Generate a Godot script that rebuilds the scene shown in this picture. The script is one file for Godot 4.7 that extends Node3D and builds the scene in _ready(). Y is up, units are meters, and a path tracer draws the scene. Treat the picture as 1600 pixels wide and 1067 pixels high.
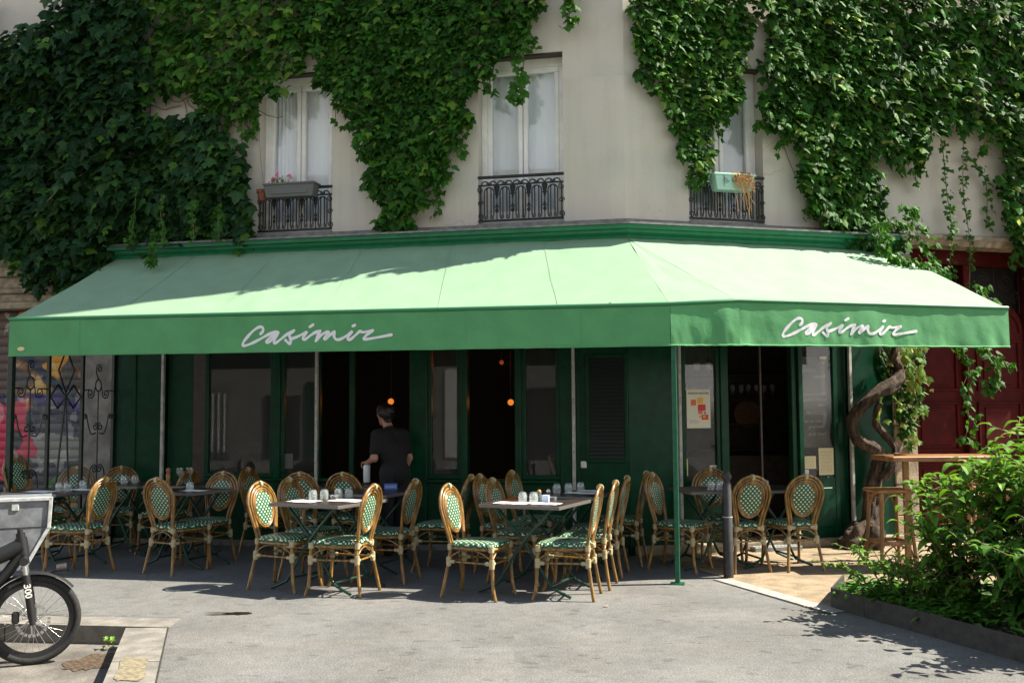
extends Node3D
# A corner bistro under a green awning, terrace of rattan chairs, ivy on the facade.

const CO := Vector3(1.193, 0.0, -10.274)      # foot of the building's corner
const Z0 := Vector3.ZERO
var TL: Transform3D      # left facade: x to the right along it, y up, z outwards; the corner is x = 0
var TR: Transform3D      # right facade, the same way
var BL: Transform3D      # their turns alone, for parts of the building node that stands at CO
var BR: Transform3D
var rng := RandomNumberGenerator.new()
var M := {}
var taken := {}
var nz := FastNoiseLite.new()

# ------------------------------------------------------------------ mesh builder
class MB:
	var v := PackedVector3Array()
	var n := PackedVector3Array()
	var t := PackedVector2Array()
	var i := PackedInt32Array()

	func vert(p: Vector3, nn: Vector3, uv := Vector2.ZERO) -> int:
		v.append(p); n.append(nn); t.append(uv)
		return v.size() - 1

	func tri(a: Vector3, b: Vector3, c: Vector3, ua := Vector2.ZERO, ub := Vector2.ZERO, uc := Vector2.ZERO) -> void:   # counterclockwise seen from outside
		var nn := (b - a).cross(c - a).normalized()
		var k := vert(a, nn, ua)
		vert(b, nn, ub)
		vert(c, nn, uc)
		i.append_array(PackedInt32Array([k, k + 2, k + 1]))

	func quad(a: Vector3, b: Vector3, c: Vector3, d: Vector3, u0 := Vector2(0, 1), u1 := Vector2(1, 0)) -> void:
		var nn := (c - a).cross(d - b).normalized()
		var k := vert(a, nn, Vector2(u0.x, u0.y))
		vert(b, nn, Vector2(u1.x, u0.y))
		vert(c, nn, Vector2(u1.x, u1.y))
		vert(d, nn, Vector2(u0.x, u1.y))
		i.append_array(PackedInt32Array([k, k + 2, k + 1, k, k + 3, k + 2]))

	func face(pts: Array, mid: Vector3) -> void:   # a convex face turned away from mid
		var nn: Vector3 = (pts[1] - pts[0]).cross(pts[2] - pts[0])
		var c := Vector3.ZERO
		for p in pts:
			c += p
		c /= pts.size()
		var l := pts.duplicate()
		if nn.dot(c - mid) < 0.0:
			l.reverse()
		if l.size() == 3:
			tri(l[0], l[1], l[2])
		else:
			quad(l[0], l[1], l[2], l[3])

	func box(c: Vector3, s: Vector3, bev := 0.0, xf := Transform3D.IDENTITY) -> void:
		var h := s / 2.0
		var b := minf(bev, minf(h.x, minf(h.y, h.z)) * 0.8)
		var mid: Vector3 = xf * c
		var pt := func(sg: Array, ax: int) -> Vector3:
			var p := Vector3.ZERO
			for k in 3:
				p[k] = sg[k] * (h[k] if k == ax or b <= 0.0 else h[k] - b)
			return xf * (c + p)
		for ax in 3:
			var a1 := (ax + 1) % 3
			var a2 := (ax + 2) % 3
			for s0 in [-1, 1]:
				var l := []
				for q in [[-1, -1], [1, -1], [1, 1], [-1, 1]]:
					var sg := [0, 0, 0]
					sg[ax] = s0; sg[a1] = q[0]; sg[a2] = q[1]
					l.append(pt.call(sg, ax))
				face(l, mid)
				if b > 0.0:
					for s1 in [-1, 1]:
						var e := []
						for w in [[ax, -1], [ax, 1], [a1, 1], [a1, -1]]:
							var sg := [0, 0, 0]
							sg[ax] = s0; sg[a1] = s1; sg[a2] = w[1]
							e.append(pt.call(sg, w[0]))
						face(e, mid)
		if b > 0.0:
			for sx in [-1, 1]:
				for sy in [-1, 1]:
					for sz in [-1, 1]:
						face([pt.call([sx, sy, sz], 0), pt.call([sx, sy, sz], 1), pt.call([sx, sy, sz], 2)], mid)

	func bar(a: Vector3, b: Vector3, w: float, d: float, bev := 0.0) -> void:   # a square bar from a to b
		var y := (b - a).normalized()
		var x := y.cross(Vector3(0, 0, 1))
		if x.length() < 0.1:
			x = y.cross(Vector3(1, 0, 0))
		x = x.normalized()
		box(Vector3.ZERO, Vector3(w, a.distance_to(b), d), bev, Transform3D(Basis(x, y, x.cross(y)), (a + b) / 2.0))

	func tube(pts: Array, r, sides := 8, closed := false, caps := true) -> void:
		var cnt := pts.size()
		if cnt < 2:
			return
		var ring := []
		var side := Vector3.ZERO
		var first := v.size()
		var run := 0.0
		var total := cnt + (1 if closed else 0)
		for q in total:
			var k := q % cnt
			var p: Vector3 = pts[k]
			var a: Vector3 = pts[(k - 1 + cnt) % cnt] if closed else pts[maxi(k - 1, 0)]
			var b: Vector3 = pts[(k + 1) % cnt] if closed else pts[mini(k + 1, cnt - 1)]
			var d := (b - a).normalized()
			if side == Vector3.ZERO:
				side = d.cross(Vector3(0, 1, 0))
				if side.length() < 0.05:
					side = d.cross(Vector3(1, 0, 0))
			side = (side - d * side.dot(d)).normalized()
			var up := side.cross(d)
			var rr: float = r[k] if r is Array else r
			if q > 0:
				run += p.distance_to(pts[(q - 1) % cnt])
			for j in sides + 1:
				var an := TAU * j / sides
				var o := side * cos(an) + up * sin(an)
				vert(p + o * rr, o, Vector2(float(j) / sides, run))
		for q in total - 1:
			for j in sides:
				var k := first + q * (sides + 1) + j
				var m := k + sides + 1
				i.append_array(PackedInt32Array([k, m + 1, k + 1, k, m, m + 1]))
		if caps and not closed:
			for e in [0, cnt - 1]:
				var d: Vector3 = (pts[0] - pts[1] if e == 0 else pts[cnt - 1] - pts[cnt - 2]).normalized()
				var base: int = first + e * (sides + 1)
				var c := vert(pts[e], d)
				var k0 := v.size()
				for j in sides:
					vert(v[base + j], d)
				for j in sides:
					var x := k0 + j
					var y := k0 + (j + 1) % sides
					var up2 := (v[x] - v[c]).cross(v[y] - v[c])
					if up2.dot(d) > 0.0:
						i.append_array(PackedInt32Array([c, y, x]))
					else:
						i.append_array(PackedInt32Array([c, x, y]))

	func lathe(prof: Array, sides := 16, xf := Transform3D.IDENTITY) -> void:   # (radius, height) from the bottom up, outside on the right
		for q in prof.size() - 1:
			var a: Vector2 = prof[q]
			var b: Vector2 = prof[q + 1]
			var na := Vector2(b.y - a.y, a.x - b.x).normalized()
			var nb := na
			if q > 0:
				var pa: Vector2 = prof[q - 1]
				var np := Vector2(a.y - pa.y, pa.x - a.x).normalized()
				if np.dot(na) > 0.6:
					na = (na + np).normalized()
			if q < prof.size() - 2:
				var pc: Vector2 = prof[q + 2]
				var nc := Vector2(pc.y - b.y, b.x - pc.x).normalized()
				if nc.dot(nb) > 0.6:
					nb = (nb + nc).normalized()
			var k := v.size()
			for j in sides + 1:
				var an := TAU * j / sides
				var cs := Vector3(cos(an), 0, -sin(an))
				vert(xf * (cs * a.x + Vector3(0, a.y, 0)), xf.basis * (cs * na.x + Vector3(0, na.y, 0)), Vector2(float(j) / sides, a.y))
				vert(xf * (cs * b.x + Vector3(0, b.y, 0)), xf.basis * (cs * nb.x + Vector3(0, nb.y, 0)), Vector2(float(j) / sides, b.y))
			for j in sides:
				var x := k + j * 2
				i.append_array(PackedInt32Array([x, x + 3, x + 2, x, x + 1, x + 3]))

	func prism(poly: PackedVector2Array, z0: float, z1: float, xf := Transform3D.IDENTITY) -> void:   # poly in xy, from z0 to z1
		var p := poly
		if Geometry2D.is_polygon_clockwise(p):
			p = p.duplicate()
			p.reverse()
		var ix := Geometry2D.triangulate_polygon(p)
		for q in range(0, ix.size(), 3):
			var l := [p[ix[q]], p[ix[q + 1]], p[ix[q + 2]]]
			if (l[1] - l[0]).cross(l[2] - l[0]) < 0.0:
				l.reverse()
			tri(xf * Vector3(l[0].x, l[0].y, z1), xf * Vector3(l[1].x, l[1].y, z1), xf * Vector3(l[2].x, l[2].y, z1), l[0], l[1], l[2])
			tri(xf * Vector3(l[0].x, l[0].y, z0), xf * Vector3(l[2].x, l[2].y, z0), xf * Vector3(l[1].x, l[1].y, z0), l[0], l[2], l[1])
		for q in p.size():
			var a := p[q]
			var b := p[(q + 1) % p.size()]
			quad(xf * Vector3(a.x, a.y, z0), xf * Vector3(b.x, b.y, z0), xf * Vector3(b.x, b.y, z1), xf * Vector3(a.x, a.y, z1))

	func sheet(poly: PackedVector2Array, y: float) -> void:   # a flat sheet on the ground, poly in (x, z)
		var ix := Geometry2D.triangulate_polygon(poly)
		for q in range(0, ix.size(), 3):
			var l := []
			for k in 3:
				var w := poly[ix[q + k]]
				l.append(Vector3(w.x, y, w.y))
			if (l[1] - l[0]).cross(l[2] - l[0]).y < 0.0:
				l.reverse()
			tri(l[0], l[1], l[2])

	func grid(nu: int, nv: int, f: Callable, uvs := Vector2.ONE, flip := false) -> void:   # f(u, v) -> point; smooth
		var k := v.size()
		var pts := []
		for a in nu + 1:
			for b in nv + 1:
				pts.append(f.call(float(a) / nu, float(b) / nv))
		for a in nu + 1:
			for b in nv + 1:
				var du: Vector3 = pts[mini(a + 1, nu) * (nv + 1) + b] - pts[maxi(a - 1, 0) * (nv + 1) + b]
				var dv: Vector3 = pts[a * (nv + 1) + mini(b + 1, nv)] - pts[a * (nv + 1) + maxi(b - 1, 0)]
				var nn := du.cross(dv).normalized()
				vert(pts[a * (nv + 1) + b], -nn if flip else nn, Vector2(float(a) / nu, float(b) / nv) * uvs)
		for a in nu:
			for b in nv:
				var p := k + a * (nv + 1) + b
				var q := p + nv + 1
				if flip:
					i.append_array(PackedInt32Array([p, q, q + 1, p, q + 1, p + 1]))
				else:
					i.append_array(PackedInt32Array([p, q + 1, q, p, p + 1, q + 1]))

	func mesh() -> ArrayMesh:
		for q in range(0, i.size(), 3):   # faces wind the way their normals point
			var p := v[i[q]]
			if (v[i[q + 2]] - p).cross(v[i[q + 1]] - p).dot(n[i[q]] + n[i[q + 1]] + n[i[q + 2]]) < 0.0:
				var w := i[q + 1]
				i[q + 1] = i[q + 2]
				i[q + 2] = w
		var a := []
		a.resize(Mesh.ARRAY_MAX)
		a[Mesh.ARRAY_VERTEX] = v
		a[Mesh.ARRAY_NORMAL] = n
		a[Mesh.ARRAY_TEX_UV] = t
		a[Mesh.ARRAY_INDEX] = i
		var m := ArrayMesh.new()
		m.add_surface_from_arrays(Mesh.PRIMITIVE_TRIANGLES, a)
		return m

# ------------------------------------------------------------------ nodes
func numbered(called: String) -> String:
	var k: int = taken.get(called, 0)
	taken[called] = k + 1
	return called if k == 0 else "%s_%03d" % [called, k]

func thing(called: String, label: String, category: String, at := Z0, turn := 0.0, group := "") -> Node3D:
	var o := Node3D.new()
	o.name = numbered(called)
	add_child(o)
	o.position = at
	o.rotation.y = turn
	tag(o, label, category, group)
	return o

func tag(o: Node3D, label: String, category: String, group := "") -> void:
	if label: o.set_meta("label", label)
	if category: o.set_meta("category", category)
	if group: o.set_meta("group", group)

func put(called: String, what, mat: Material, parent: Node3D, xf := Transform3D.IDENTITY) -> MeshInstance3D:
	var o := MeshInstance3D.new()
	o.name = called
	o.mesh = what.mesh() if what is MB else what
	o.material_override = mat
	o.transform = xf
	parent.add_child(o, true)
	return o

func solo(called: String, what, mat: Material, label: String, category: String, at := Z0, turn := 0.0, group := "") -> MeshInstance3D:
	var o := put(numbered(called), what, mat, self, Transform3D(Basis(Vector3.UP, turn), at))
	tag(o, label, category, group)
	return o

func setting(called: String, what, mat: Material, label := "") -> MeshInstance3D:
	var o := put(called, what, mat, self)
	o.set_meta("kind", "structure")
	if label: o.set_meta("label", label)
	return o

func copy(o: Node3D, called: String, label: String, at: Vector3, turn: float) -> Node3D:
	var c: Node3D = o.duplicate()
	c.name = numbered(called)
	add_child(c)
	c.position = at
	c.rotation.y = turn
	c.set_meta("label", label)
	return c

func bx(c: Vector3, s: Vector3, bev := 0.0) -> MB:
	var m := MB.new()
	m.box(c, s, bev)
	return m

func span(x0: float, x1: float, y0: float, y1: float, z0: float, z1: float, bev := 0.0) -> MB:
	return bx(Vector3((x0 + x1) / 2, (y0 + y1) / 2, (z0 + z1) / 2), Vector3(absf(x1 - x0), absf(y1 - y0), absf(z1 - z0)), bev)

func rr(a: float, b: float) -> float:
	return rng.randf_range(a, b)

func smooth(pts: Array, per := 6, closed := false) -> Array:   # Catmull-Rom through the points
	var out := []
	var c := pts.size()
	for k in (c if closed else c - 1):
		var p0 = pts[(k - 1 + c) % c] if closed else pts[maxi(k - 1, 0)]
		var p1 = pts[k]
		var p2 = pts[(k + 1) % c]
		var p3 = pts[(k + 2) % c] if closed else pts[mini(k + 2, c - 1)]
		for q in per:
			out.append(p1.cubic_interpolate(p2, p0, p3, float(q) / per))
	if not closed:
		out.append(pts[c - 1])
	return out

# ------------------------------------------------------------------ materials
func noise_tex(freq: float, lo: float, hi: float, seed_: int, octaves := 4, size := 512, normal := false, cell := false) -> NoiseTexture2D:
	var f := FastNoiseLite.new()
	f.seed = seed_
	f.noise_type = FastNoiseLite.TYPE_CELLULAR if cell else FastNoiseLite.TYPE_SIMPLEX_SMOOTH
	f.frequency = freq
	f.fractal_octaves = octaves
	f.fractal_gain = 0.55
	var t := NoiseTexture2D.new()
	t.width = size
	t.height = size
	t.seamless = true
	t.noise = f
	if normal:
		t.as_normal_map = true
	else:
		var g := Gradient.new()
		g.set_color(0, Color(lo, lo, lo))
		g.set_color(1, Color(hi, hi, hi))
		g.set_offset(0, 0.2)
		g.set_offset(1, 0.8)
		t.color_ramp = g
	return t

var texes := {}
func tex(kind: String, lo: float, hi: float) -> Texture2D:
	var key := "%s %.2f %.2f" % [kind, lo, hi]
	if not texes.has(key):
		match kind:
			"blotch": texes[key] = noise_tex(0.012, lo, hi, 11, 5)
			"grain": texes[key] = noise_tex(0.11, lo, hi, 23, 3)
			"speck": texes[key] = noise_tex(0.3, lo, hi, 31, 2)
			"streak": texes[key] = noise_tex(0.02, lo, hi, 47, 5)
	return texes[key]

func flat(c: Color, rough := 0.6, metal := 0.0) -> StandardMaterial3D:   # c is a linear base colour
	var m := StandardMaterial3D.new()
	m.albedo_color = c.linear_to_srgb()
	m.roughness = rough
	m.metallic = metal
	return m

func surf(c: Color, rough: float, size: float, lo: float, fine: float, flo: float, bump := 0.0, world := true, stretch := Vector3.ONE) -> StandardMaterial3D:
	var m := flat(c, rough)
	m.albedo_texture = tex("blotch", lo, 1.0)
	m.uv1_triplanar = true
	m.uv1_world_triplanar = world
	m.uv1_scale = stretch / size
	m.detail_enabled = true
	m.detail_blend_mode = BaseMaterial3D.BLEND_MODE_MUL
	m.detail_albedo = tex("grain", flo, 1.0)
	m.detail_uv_layer = BaseMaterial3D.DETAIL_UV_2
	m.uv2_triplanar = true
	m.uv2_world_triplanar = world
	m.uv2_scale = stretch / fine
	if bump > 0.0:
		m.heightmap_enabled = true
		m.heightmap_scale = bump
		m.heightmap_texture = tex("grain", 0.0, 1.0)
	return m

func glass(alpha := 0.04, rough := 0.02) -> StandardMaterial3D:
	var m := StandardMaterial3D.new()
	m.transparency = BaseMaterial3D.TRANSPARENCY_ALPHA
	m.albedo_color = Color(0.9, 0.95, 0.95, alpha)
	m.roughness = rough
	m.metallic_specular = 0.5
	return m

func leafy(c: Color, rough := 0.38, back := 0.5) -> StandardMaterial3D:
	var m := flat(c, rough)
	m.metallic_specular = 0.28
	m.backlight_enabled = true
	m.backlight = Color(back, back, back * 0.6)
	return m

func weave_image() -> Image:   # one tile of the seat weave: two staggered white stitches on green
	var im := Image.create(64, 64, false, Image.FORMAT_RGB8)
	var green := Color(0.009, 0.13, 0.055).linear_to_srgb()
	var dark := Color(0.006, 0.075, 0.034).linear_to_srgb()
	var white := Color(0.74, 0.73, 0.58).linear_to_srgb()
	for y in 64:
		for x in 64:
			var c := green.lerp(dark, 0.5 + 0.5 * sin(y * TAU / 8.0))
			for s in [Vector2(16, 16), Vector2(48, 48)]:
				if absf(x - s.x) < 12.0 and absf(y - s.y) < 10.0:
					c = white
			im.set_pixel(x, y, c)
	return im

func weave_height() -> Image:
	var im := Image.create(64, 64, false, Image.FORMAT_RGB8)
	for y in 64:
		for x in 64:
			var h := 0.4 + 0.1 * sin(y * TAU / 8.0)
			for s in [Vector2(16, 16), Vector2(48, 48)]:
				var d := Vector2(absf(x - s.x) / 10.0, absf(y - s.y) / 9.0)
				h = maxf(h, 1.0 - 0.5 * d.length_squared())
			im.set_pixel(x, y, Color(h, h, h))
	return im

func pavement_image() -> Image:   # 8 m of old asphalt: patches, gum spots, scuffs, hairline cracks
	var s := 1024
	var im := Image.create(s, s, false, Image.FORMAT_RGB8)
	var a := FastNoiseLite.new()
	a.seed = 5
	a.frequency = 0.006
	a.fractal_octaves = 5
	var b := FastNoiseLite.new()
	b.seed = 8
	b.frequency = 0.045
	b.fractal_octaves = 3
	var k := FastNoiseLite.new()
	k.seed = 15
	k.frequency = 0.03
	k.fractal_octaves = 2
	for y in s:
		for x in s:
			var g := 0.84 + 0.11 * a.get_noise_2d(x, y) + 0.06 * b.get_noise_2d(x, y)
			var w := k.get_noise_2d(x * 0.8, y * 1.3)
			if w > 0.50:
				g -= minf(0.12, (w - 0.50) * 0.8)
			g += rng.randf_range(-0.075, 0.075)
			var warm := 0.012 * a.get_noise_2d(y + 300.0, x)
			im.set_pixel(x, y, Color(clampf(g + warm, 0, 1), clampf(g, 0, 1), clampf(g - warm - 0.006, 0, 1)))
	for q in 70:
		var c := Vector2(rng.randf() * s, rng.randf() * s)
		var r := rng.randf_range(1.2, 3.6)
		var tone := 0.42 if rng.randf() < 0.7 else 1.0
		for yy in range(-5, 6):
			for xx in range(-5, 6):
				var p := Vector2i(posmod(int(c.x) + xx, s), posmod(int(c.y) + yy, s))
				if Vector2(xx, yy * 1.2).length() < r:
					var o := im.get_pixelv(p)
					im.set_pixelv(p, o.lerp(Color(tone, tone, tone), 0.45))
	for q in 3:
		var p := Vector2(rng.randf() * s, rng.randf() * s)
		var an := rng.randf() * TAU
		for w in 420:
			an += rng.randf_range(-0.12, 0.12)
			p += Vector2(cos(an), sin(an))
			var px := Vector2i(posmod(int(p.x), s), posmod(int(p.y), s))
			im.set_pixelv(px, im.get_pixelv(px).lerp(Color(0.3, 0.29, 0.28), 0.5))
	return im

func plaster_image() -> Image:   # 5 m of old render: drips, faint patches, hairline cracks
	var s := 1024
	var im := Image.create(s, s, false, Image.FORMAT_RGB8)
	var a := FastNoiseLite.new()
	a.seed = 61
	a.frequency = 0.004
	a.fractal_octaves = 5
	var d := FastNoiseLite.new()
	d.seed = 62
	d.frequency = 0.02
	d.fractal_octaves = 3
	for y in s:
		for x in s:
			var g := 0.93 + 0.06 * a.get_noise_2d(x, y) + 0.045 * minf(0.0, d.get_noise_2d(x * 1.3, y * 0.12)) + rng.randf_range(-0.02, 0.02)
			var warm := 0.02 * a.get_noise_2d(y * 1.3 + 700.0, x)
			im.set_pixel(x, y, Color(clampf(g + warm, 0, 1), clampf(g, 0, 1), clampf(g - warm, 0, 1)))
	for q in 5:
		var p := Vector2(rng.randf() * s, rng.randf() * s)
		var an := rng.randf() * TAU
		for w in 260:
			an += rng.randf_range(-0.3, 0.3)
			p += Vector2(cos(an), sin(an))
			var px := Vector2i(posmod(int(p.x), s), posmod(int(p.y), s))
			im.set_pixelv(px, im.get_pixelv(px).lerp(Color(0.45, 0.43, 0.4), 0.45))
	for q in 40:
		var c := Vector2i(rng.randi() % s, rng.randi() % s)
		var tone := Color(1, 1, 1) if q % 3 else Color(0.5, 0.48, 0.45)
		for w in 10:
			var px := Vector2i(posmod(c.x + rng.randi_range(-3, 3), s), posmod(c.y + rng.randi_range(-3, 3), s))
			im.set_pixelv(px, im.get_pixelv(px).lerp(tone, 0.35))
	return im

func graffiti_image() -> Image:   # sprayed over the neighbour's shutter, 2.6 m high
	var w := 256
	var h := 256
	var im := Image.create(w, h, false, Image.FORMAT_RGB8)
	var f := FastNoiseLite.new()
	f.seed = 3
	f.frequency = 0.02
	f.fractal_octaves = 4
	for y in h:
		for x in w:
			var u := x / 256.0 + 0.03 * f.get_noise_2d(x, y)
			var v := y / 256.0 + 0.03 * f.get_noise_2d(y + 99, x)
			var n := f.get_noise_2d(x * 1.7, y * 1.7)
			var c := Color(0.12, 0.12, 0.15)
			if v < 0.36:
				c = Color(0.50, 0.32, 0.13) if n > 0.08 else Color(0.27, 0.23, 0.21)
				if sin(u * 21.0 + v * 14.0) > 0.55: c = Color(0.80, 0.55, 0.06)
				if sin(u * 17.0 - v * 22.0 + 1.0) > 0.74: c = Color(0.10, 0.14, 0.24)
				if sin(u * 11.0 + 2.0) > 0.8: c = Color(0.34, 0.27, 0.24)
			elif v < 0.55:
				c = Color(0.20, 0.20, 0.26) if n > -0.1 else Color(0.32, 0.33, 0.36)
				if sin(u * 9.0 - v * 30.0) > 0.8: c = Color(0.22, 0.18, 0.42)
			elif v < 0.66:
				c = Color(0.52, 0.51, 0.48)
			elif v < 0.72:
				c = Color(0.24, 0.24, 0.26)
			else:
				c = Color(0.20, 0.19, 0.22)
				if absf(sin(u * 7.0 + v * 5.0)) < 0.10: c = Color(0.28, 0.46, 0.18)
				if n > 0.28: c = Color(0.62, 0.42, 0.10)
			var d := Vector2((u - 0.56) * 1.3, v - 0.56)
			if d.length() < 0.17 + 0.03 * sin(d.angle() * 5.0):
				c = Color(0.74, 0.20, 0.30)
				if d.distance_to(Vector2(0.05, 0.02)) < 0.05: c = Color(0.2, 0.16, 0.18)
			if u < 0.5 and v > 0.40 and v < 0.74 and u > 0.30:
				c = Color(0.70, 0.22, 0.32)
			if n > 0.33 and v < 0.8: c = c.lerp(Color(0.8, 0.78, 0.75), 0.5)
			im.set_pixel(x, y, c)
	return im

func poster_image() -> Image:
	var im := Image.create(110, 160, false, Image.FORMAT_RGB8)
	im.fill(Color(0.86, 0.85, 0.78))
	for r in [[20, 42, 24, 24, Color(0.86, 0.42, 0.25)], [50, 34, 26, 24, Color(0.90, 0.68, 0.15)], [52, 62, 36, 26, Color(0.80, 0.20, 0.16)], [52, 88, 22, 14, Color(0.86, 0.45, 0.36)], [78, 92, 12, 10, Color(0.42, 0.55, 0.72)], [68, 104, 32, 22, Color(0.83, 0.30, 0.20)], [76, 108, 10, 10, Color(0.9, 0.72, 0.3)], [58, 108, 7, 8, Color(0.5, 0.6, 0.72)]]:
		im.fill_rect(Rect2i(r[0], r[1], r[2], r[3]), r[4])
	for y in range(70, 118, 4):
		for x in range(8, 46, 4):
			if (x + y) % 8 == 0:
				im.fill_rect(Rect2i(x, y, 2, 2), Color(0.83, 0.55, 0.35))
	for y in range(126, 140, 4):
		im.fill_rect(Rect2i(12, y, 30 + (y * 7) % 20, 1), Color(0.55, 0.55, 0.5))
	return im

func note_image(seed_: int, paper: Color) -> Image:   # a typed page too small to read
	var im := Image.create(64, 96, false, Image.FORMAT_RGB8)
	im.fill(paper)
	var r := RandomNumberGenerator.new()
	r.seed = seed_
	for y in range(10, 88, 5):
		var x := 8
		while x < 54:
			var l := r.randi_range(2, 9)
			im.fill_rect(Rect2i(x, y, mini(l, 56 - x), 1), paper.darkened(0.45))
			x += l + 2
	return im

func smoking_image() -> Image:
	var im := Image.create(96, 128, false, Image.FORMAT_RGB8)
	im.fill(Color(0.88, 0.87, 0.84))
	for y in 88:
		for x in 96:
			var d := Vector2(x - 48, y - 44)
			if absf(d.length() - 32) < 4 or (d.length() < 32 and absf(d.x - d.y) < 5.5):
				im.set_pixel(x, y, Color(0.08, 0.08, 0.08))
			elif absf(d.y - 3) < 3.5 and absf(d.x) < 22:
				im.set_pixel(x, y, Color(0.12, 0.12, 0.12))
	im.fill_rect(Rect2i(3, 94, 90, 31), Color(0.62, 0.16, 0.12))
	for y in [101, 109, 117]:
		im.fill_rect(Rect2i(12, y, 70, 2), Color(0.85, 0.7, 0.66))
	return im

func picture(im: Image, rough := 0.6) -> StandardMaterial3D:
	var m := StandardMaterial3D.new()
	m.albedo_texture = ImageTexture.create_from_image(im)
	m.roughness = rough
	return m

func make_materials() -> void:
	var pv := picture(pavement_image(), 0.88)
	pv.albedo_color = Color(0.270, 0.266, 0.260).linear_to_srgb()
	pv.uv1_triplanar = true
	pv.uv1_world_triplanar = true
	pv.uv1_scale = Vector3.ONE / 6.4
	pv.heightmap_enabled = true
	pv.heightmap_scale = 0.12
	pv.heightmap_texture = pv.albedo_texture
	pv.detail_enabled = true
	pv.detail_blend_mode = BaseMaterial3D.BLEND_MODE_MUL
	pv.detail_albedo = tex("speck", 0.66, 1.0)
	pv.detail_uv_layer = BaseMaterial3D.DETAIL_UV_2
	pv.uv2_triplanar = true
	pv.uv2_world_triplanar = true
	pv.uv2_scale = Vector3.ONE / 2.0
	M.pave = pv
	M.road = surf(Color(0.23, 0.21, 0.185), 0.9, 3.0, 0.72, 0.5, 0.70, 0.35)
	M.kerb = surf(Color(0.28, 0.26, 0.23), 0.85, 1.4, 0.80, 0.25, 0.78, 0.15)
	M.sand = surf(Color(0.40, 0.30, 0.19), 0.92, 1.7, 0.80, 0.3, 0.74, 0.25)
	M.border = surf(Color(0.42, 0.40, 0.37), 0.85, 0.9, 0.85, 0.2, 0.82, 0.1)
	M.yellow = surf(Color(0.34, 0.29, 0.185), 0.85, 0.3, 0.72, 0.1, 0.75)
	M.rust = surf(Color(0.24, 0.155, 0.09), 0.95, 0.25, 0.55, 0.08, 0.6, 0.3)
	M.stain = surf(Color(0.035, 0.022, 0.008), 0.35, 0.3, 0.6, 0.1, 0.7)
	M.plaster = surf(Color(0.60, 0.525, 0.415), 0.93, 2.6, 0.88, 0.5, 0.93, 0.12)
	M.plaster.albedo_color = Color(0.67, 0.62, 0.53).linear_to_srgb()
	M.plaster.albedo_texture = ImageTexture.create_from_image(plaster_image())
	M.plaster.uv1_scale = Vector3.ONE / 5.0
	M.plaster_sill = surf(Color(0.30, 0.285, 0.26), 0.9, 0.8, 0.75, 0.25, 0.8, 0.2)
	M.limestone = surf(Color(0.55, 0.45, 0.30), 0.92, 1.1, 0.74, 0.3, 0.82, 0.35)
	M.limestone2 = surf(Color(0.49, 0.41, 0.29), 0.92, 0.9, 0.70, 0.3, 0.80, 0.35)
	M.zinc = surf(Color(0.27, 0.28, 0.28), 0.6, 0.9, 0.75, 0.2, 0.85)
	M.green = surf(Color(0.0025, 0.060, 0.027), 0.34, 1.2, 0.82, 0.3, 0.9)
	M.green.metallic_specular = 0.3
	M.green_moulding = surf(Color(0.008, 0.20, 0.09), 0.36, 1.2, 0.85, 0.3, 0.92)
	M.vent = flat(Color(0.02, 0.028, 0.026), 0.5)
	M.brown = surf(Color(0.05, 0.034, 0.024), 0.5, 0.8, 0.7, 0.2, 0.8)
	M.rail = surf(Color(0.62, 0.62, 0.58), 0.5, 0.8, 0.8, 0.2, 0.88)
	M.screw = flat(Color(0.02, 0.02, 0.02), 0.5)
	M.white = surf(Color(0.84, 0.83, 0.79), 0.4, 1.3, 0.94, 0.3, 0.97)
	M.curtain = flat(Color(0.74, 0.79, 0.81), 0.85)
	M.curtain.backlight_enabled = true
	M.curtain.backlight = Color(0.5, 0.5, 0.5)
	M.voile = flat(Color(0.52, 0.57, 0.58), 0.85)
	M.pane = glass(0.03)
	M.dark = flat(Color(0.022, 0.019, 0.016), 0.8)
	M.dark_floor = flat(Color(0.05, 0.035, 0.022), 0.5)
	M.iron = surf(Color(0.010, 0.012, 0.013), 0.6, 0.5, 0.7, 0.15, 0.75)
	M.iron_green = surf(Color(0.010, 0.032, 0.024), 0.4, 0.5, 0.7, 0.15, 0.8)
	M.handrail = surf(Color(0.032, 0.026, 0.025), 0.55, 0.4, 0.7, 0.15, 0.75)
	var cloth := func(c: Color) -> StandardMaterial3D:
		var m := surf(c, 0.8, 2.4, 0.93, 0.35, 0.95, 0.05)
		m.rim_enabled = true
		m.rim = 0.35
		m.rim_tint = 0.4
		m.backlight_enabled = true
		m.backlight = Color(0.05, 0.05, 0.05)
		return m
	M.awning_top = cloth.call(Color(0.205, 0.345, 0.215))
	M.awning = cloth.call(Color(0.09, 0.335, 0.125))
	M.awning_bar = flat(Color(0.03, 0.17, 0.07), 0.5)
	M.awning_post = surf(Color(0.004, 0.13, 0.06), 0.4, 0.6, 0.8, 0.15, 0.9)
	M.letters = flat(Color(0.72, 0.72, 0.75), 0.8)
	M.rattan = surf(Color(0.46, 0.245, 0.055), 0.24, 0.35, 0.55, 0.06, 0.78, 0.0, false, Vector3(1, 0.35, 1))
	M.rattan.clearcoat_enabled = true
	M.rattan.clearcoat = 0.35
	M.binding = surf(Color(0.72, 0.62, 0.36), 0.5, 0.08, 0.8, 0.012, 0.72, 0.05, false)
	var wv := picture(weave_image(), 0.42)
	wv.texture_repeat = true
	wv.heightmap_enabled = true
	wv.heightmap_scale = 0.25
	wv.heightmap_texture = ImageTexture.create_from_image(weave_height())
	wv.backlight_enabled = true
	wv.backlight = Color(0.45, 0.45, 0.45)
	M.weave = wv
	M.seat_edge = flat(Color(0.012, 0.17, 0.08), 0.4)
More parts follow.
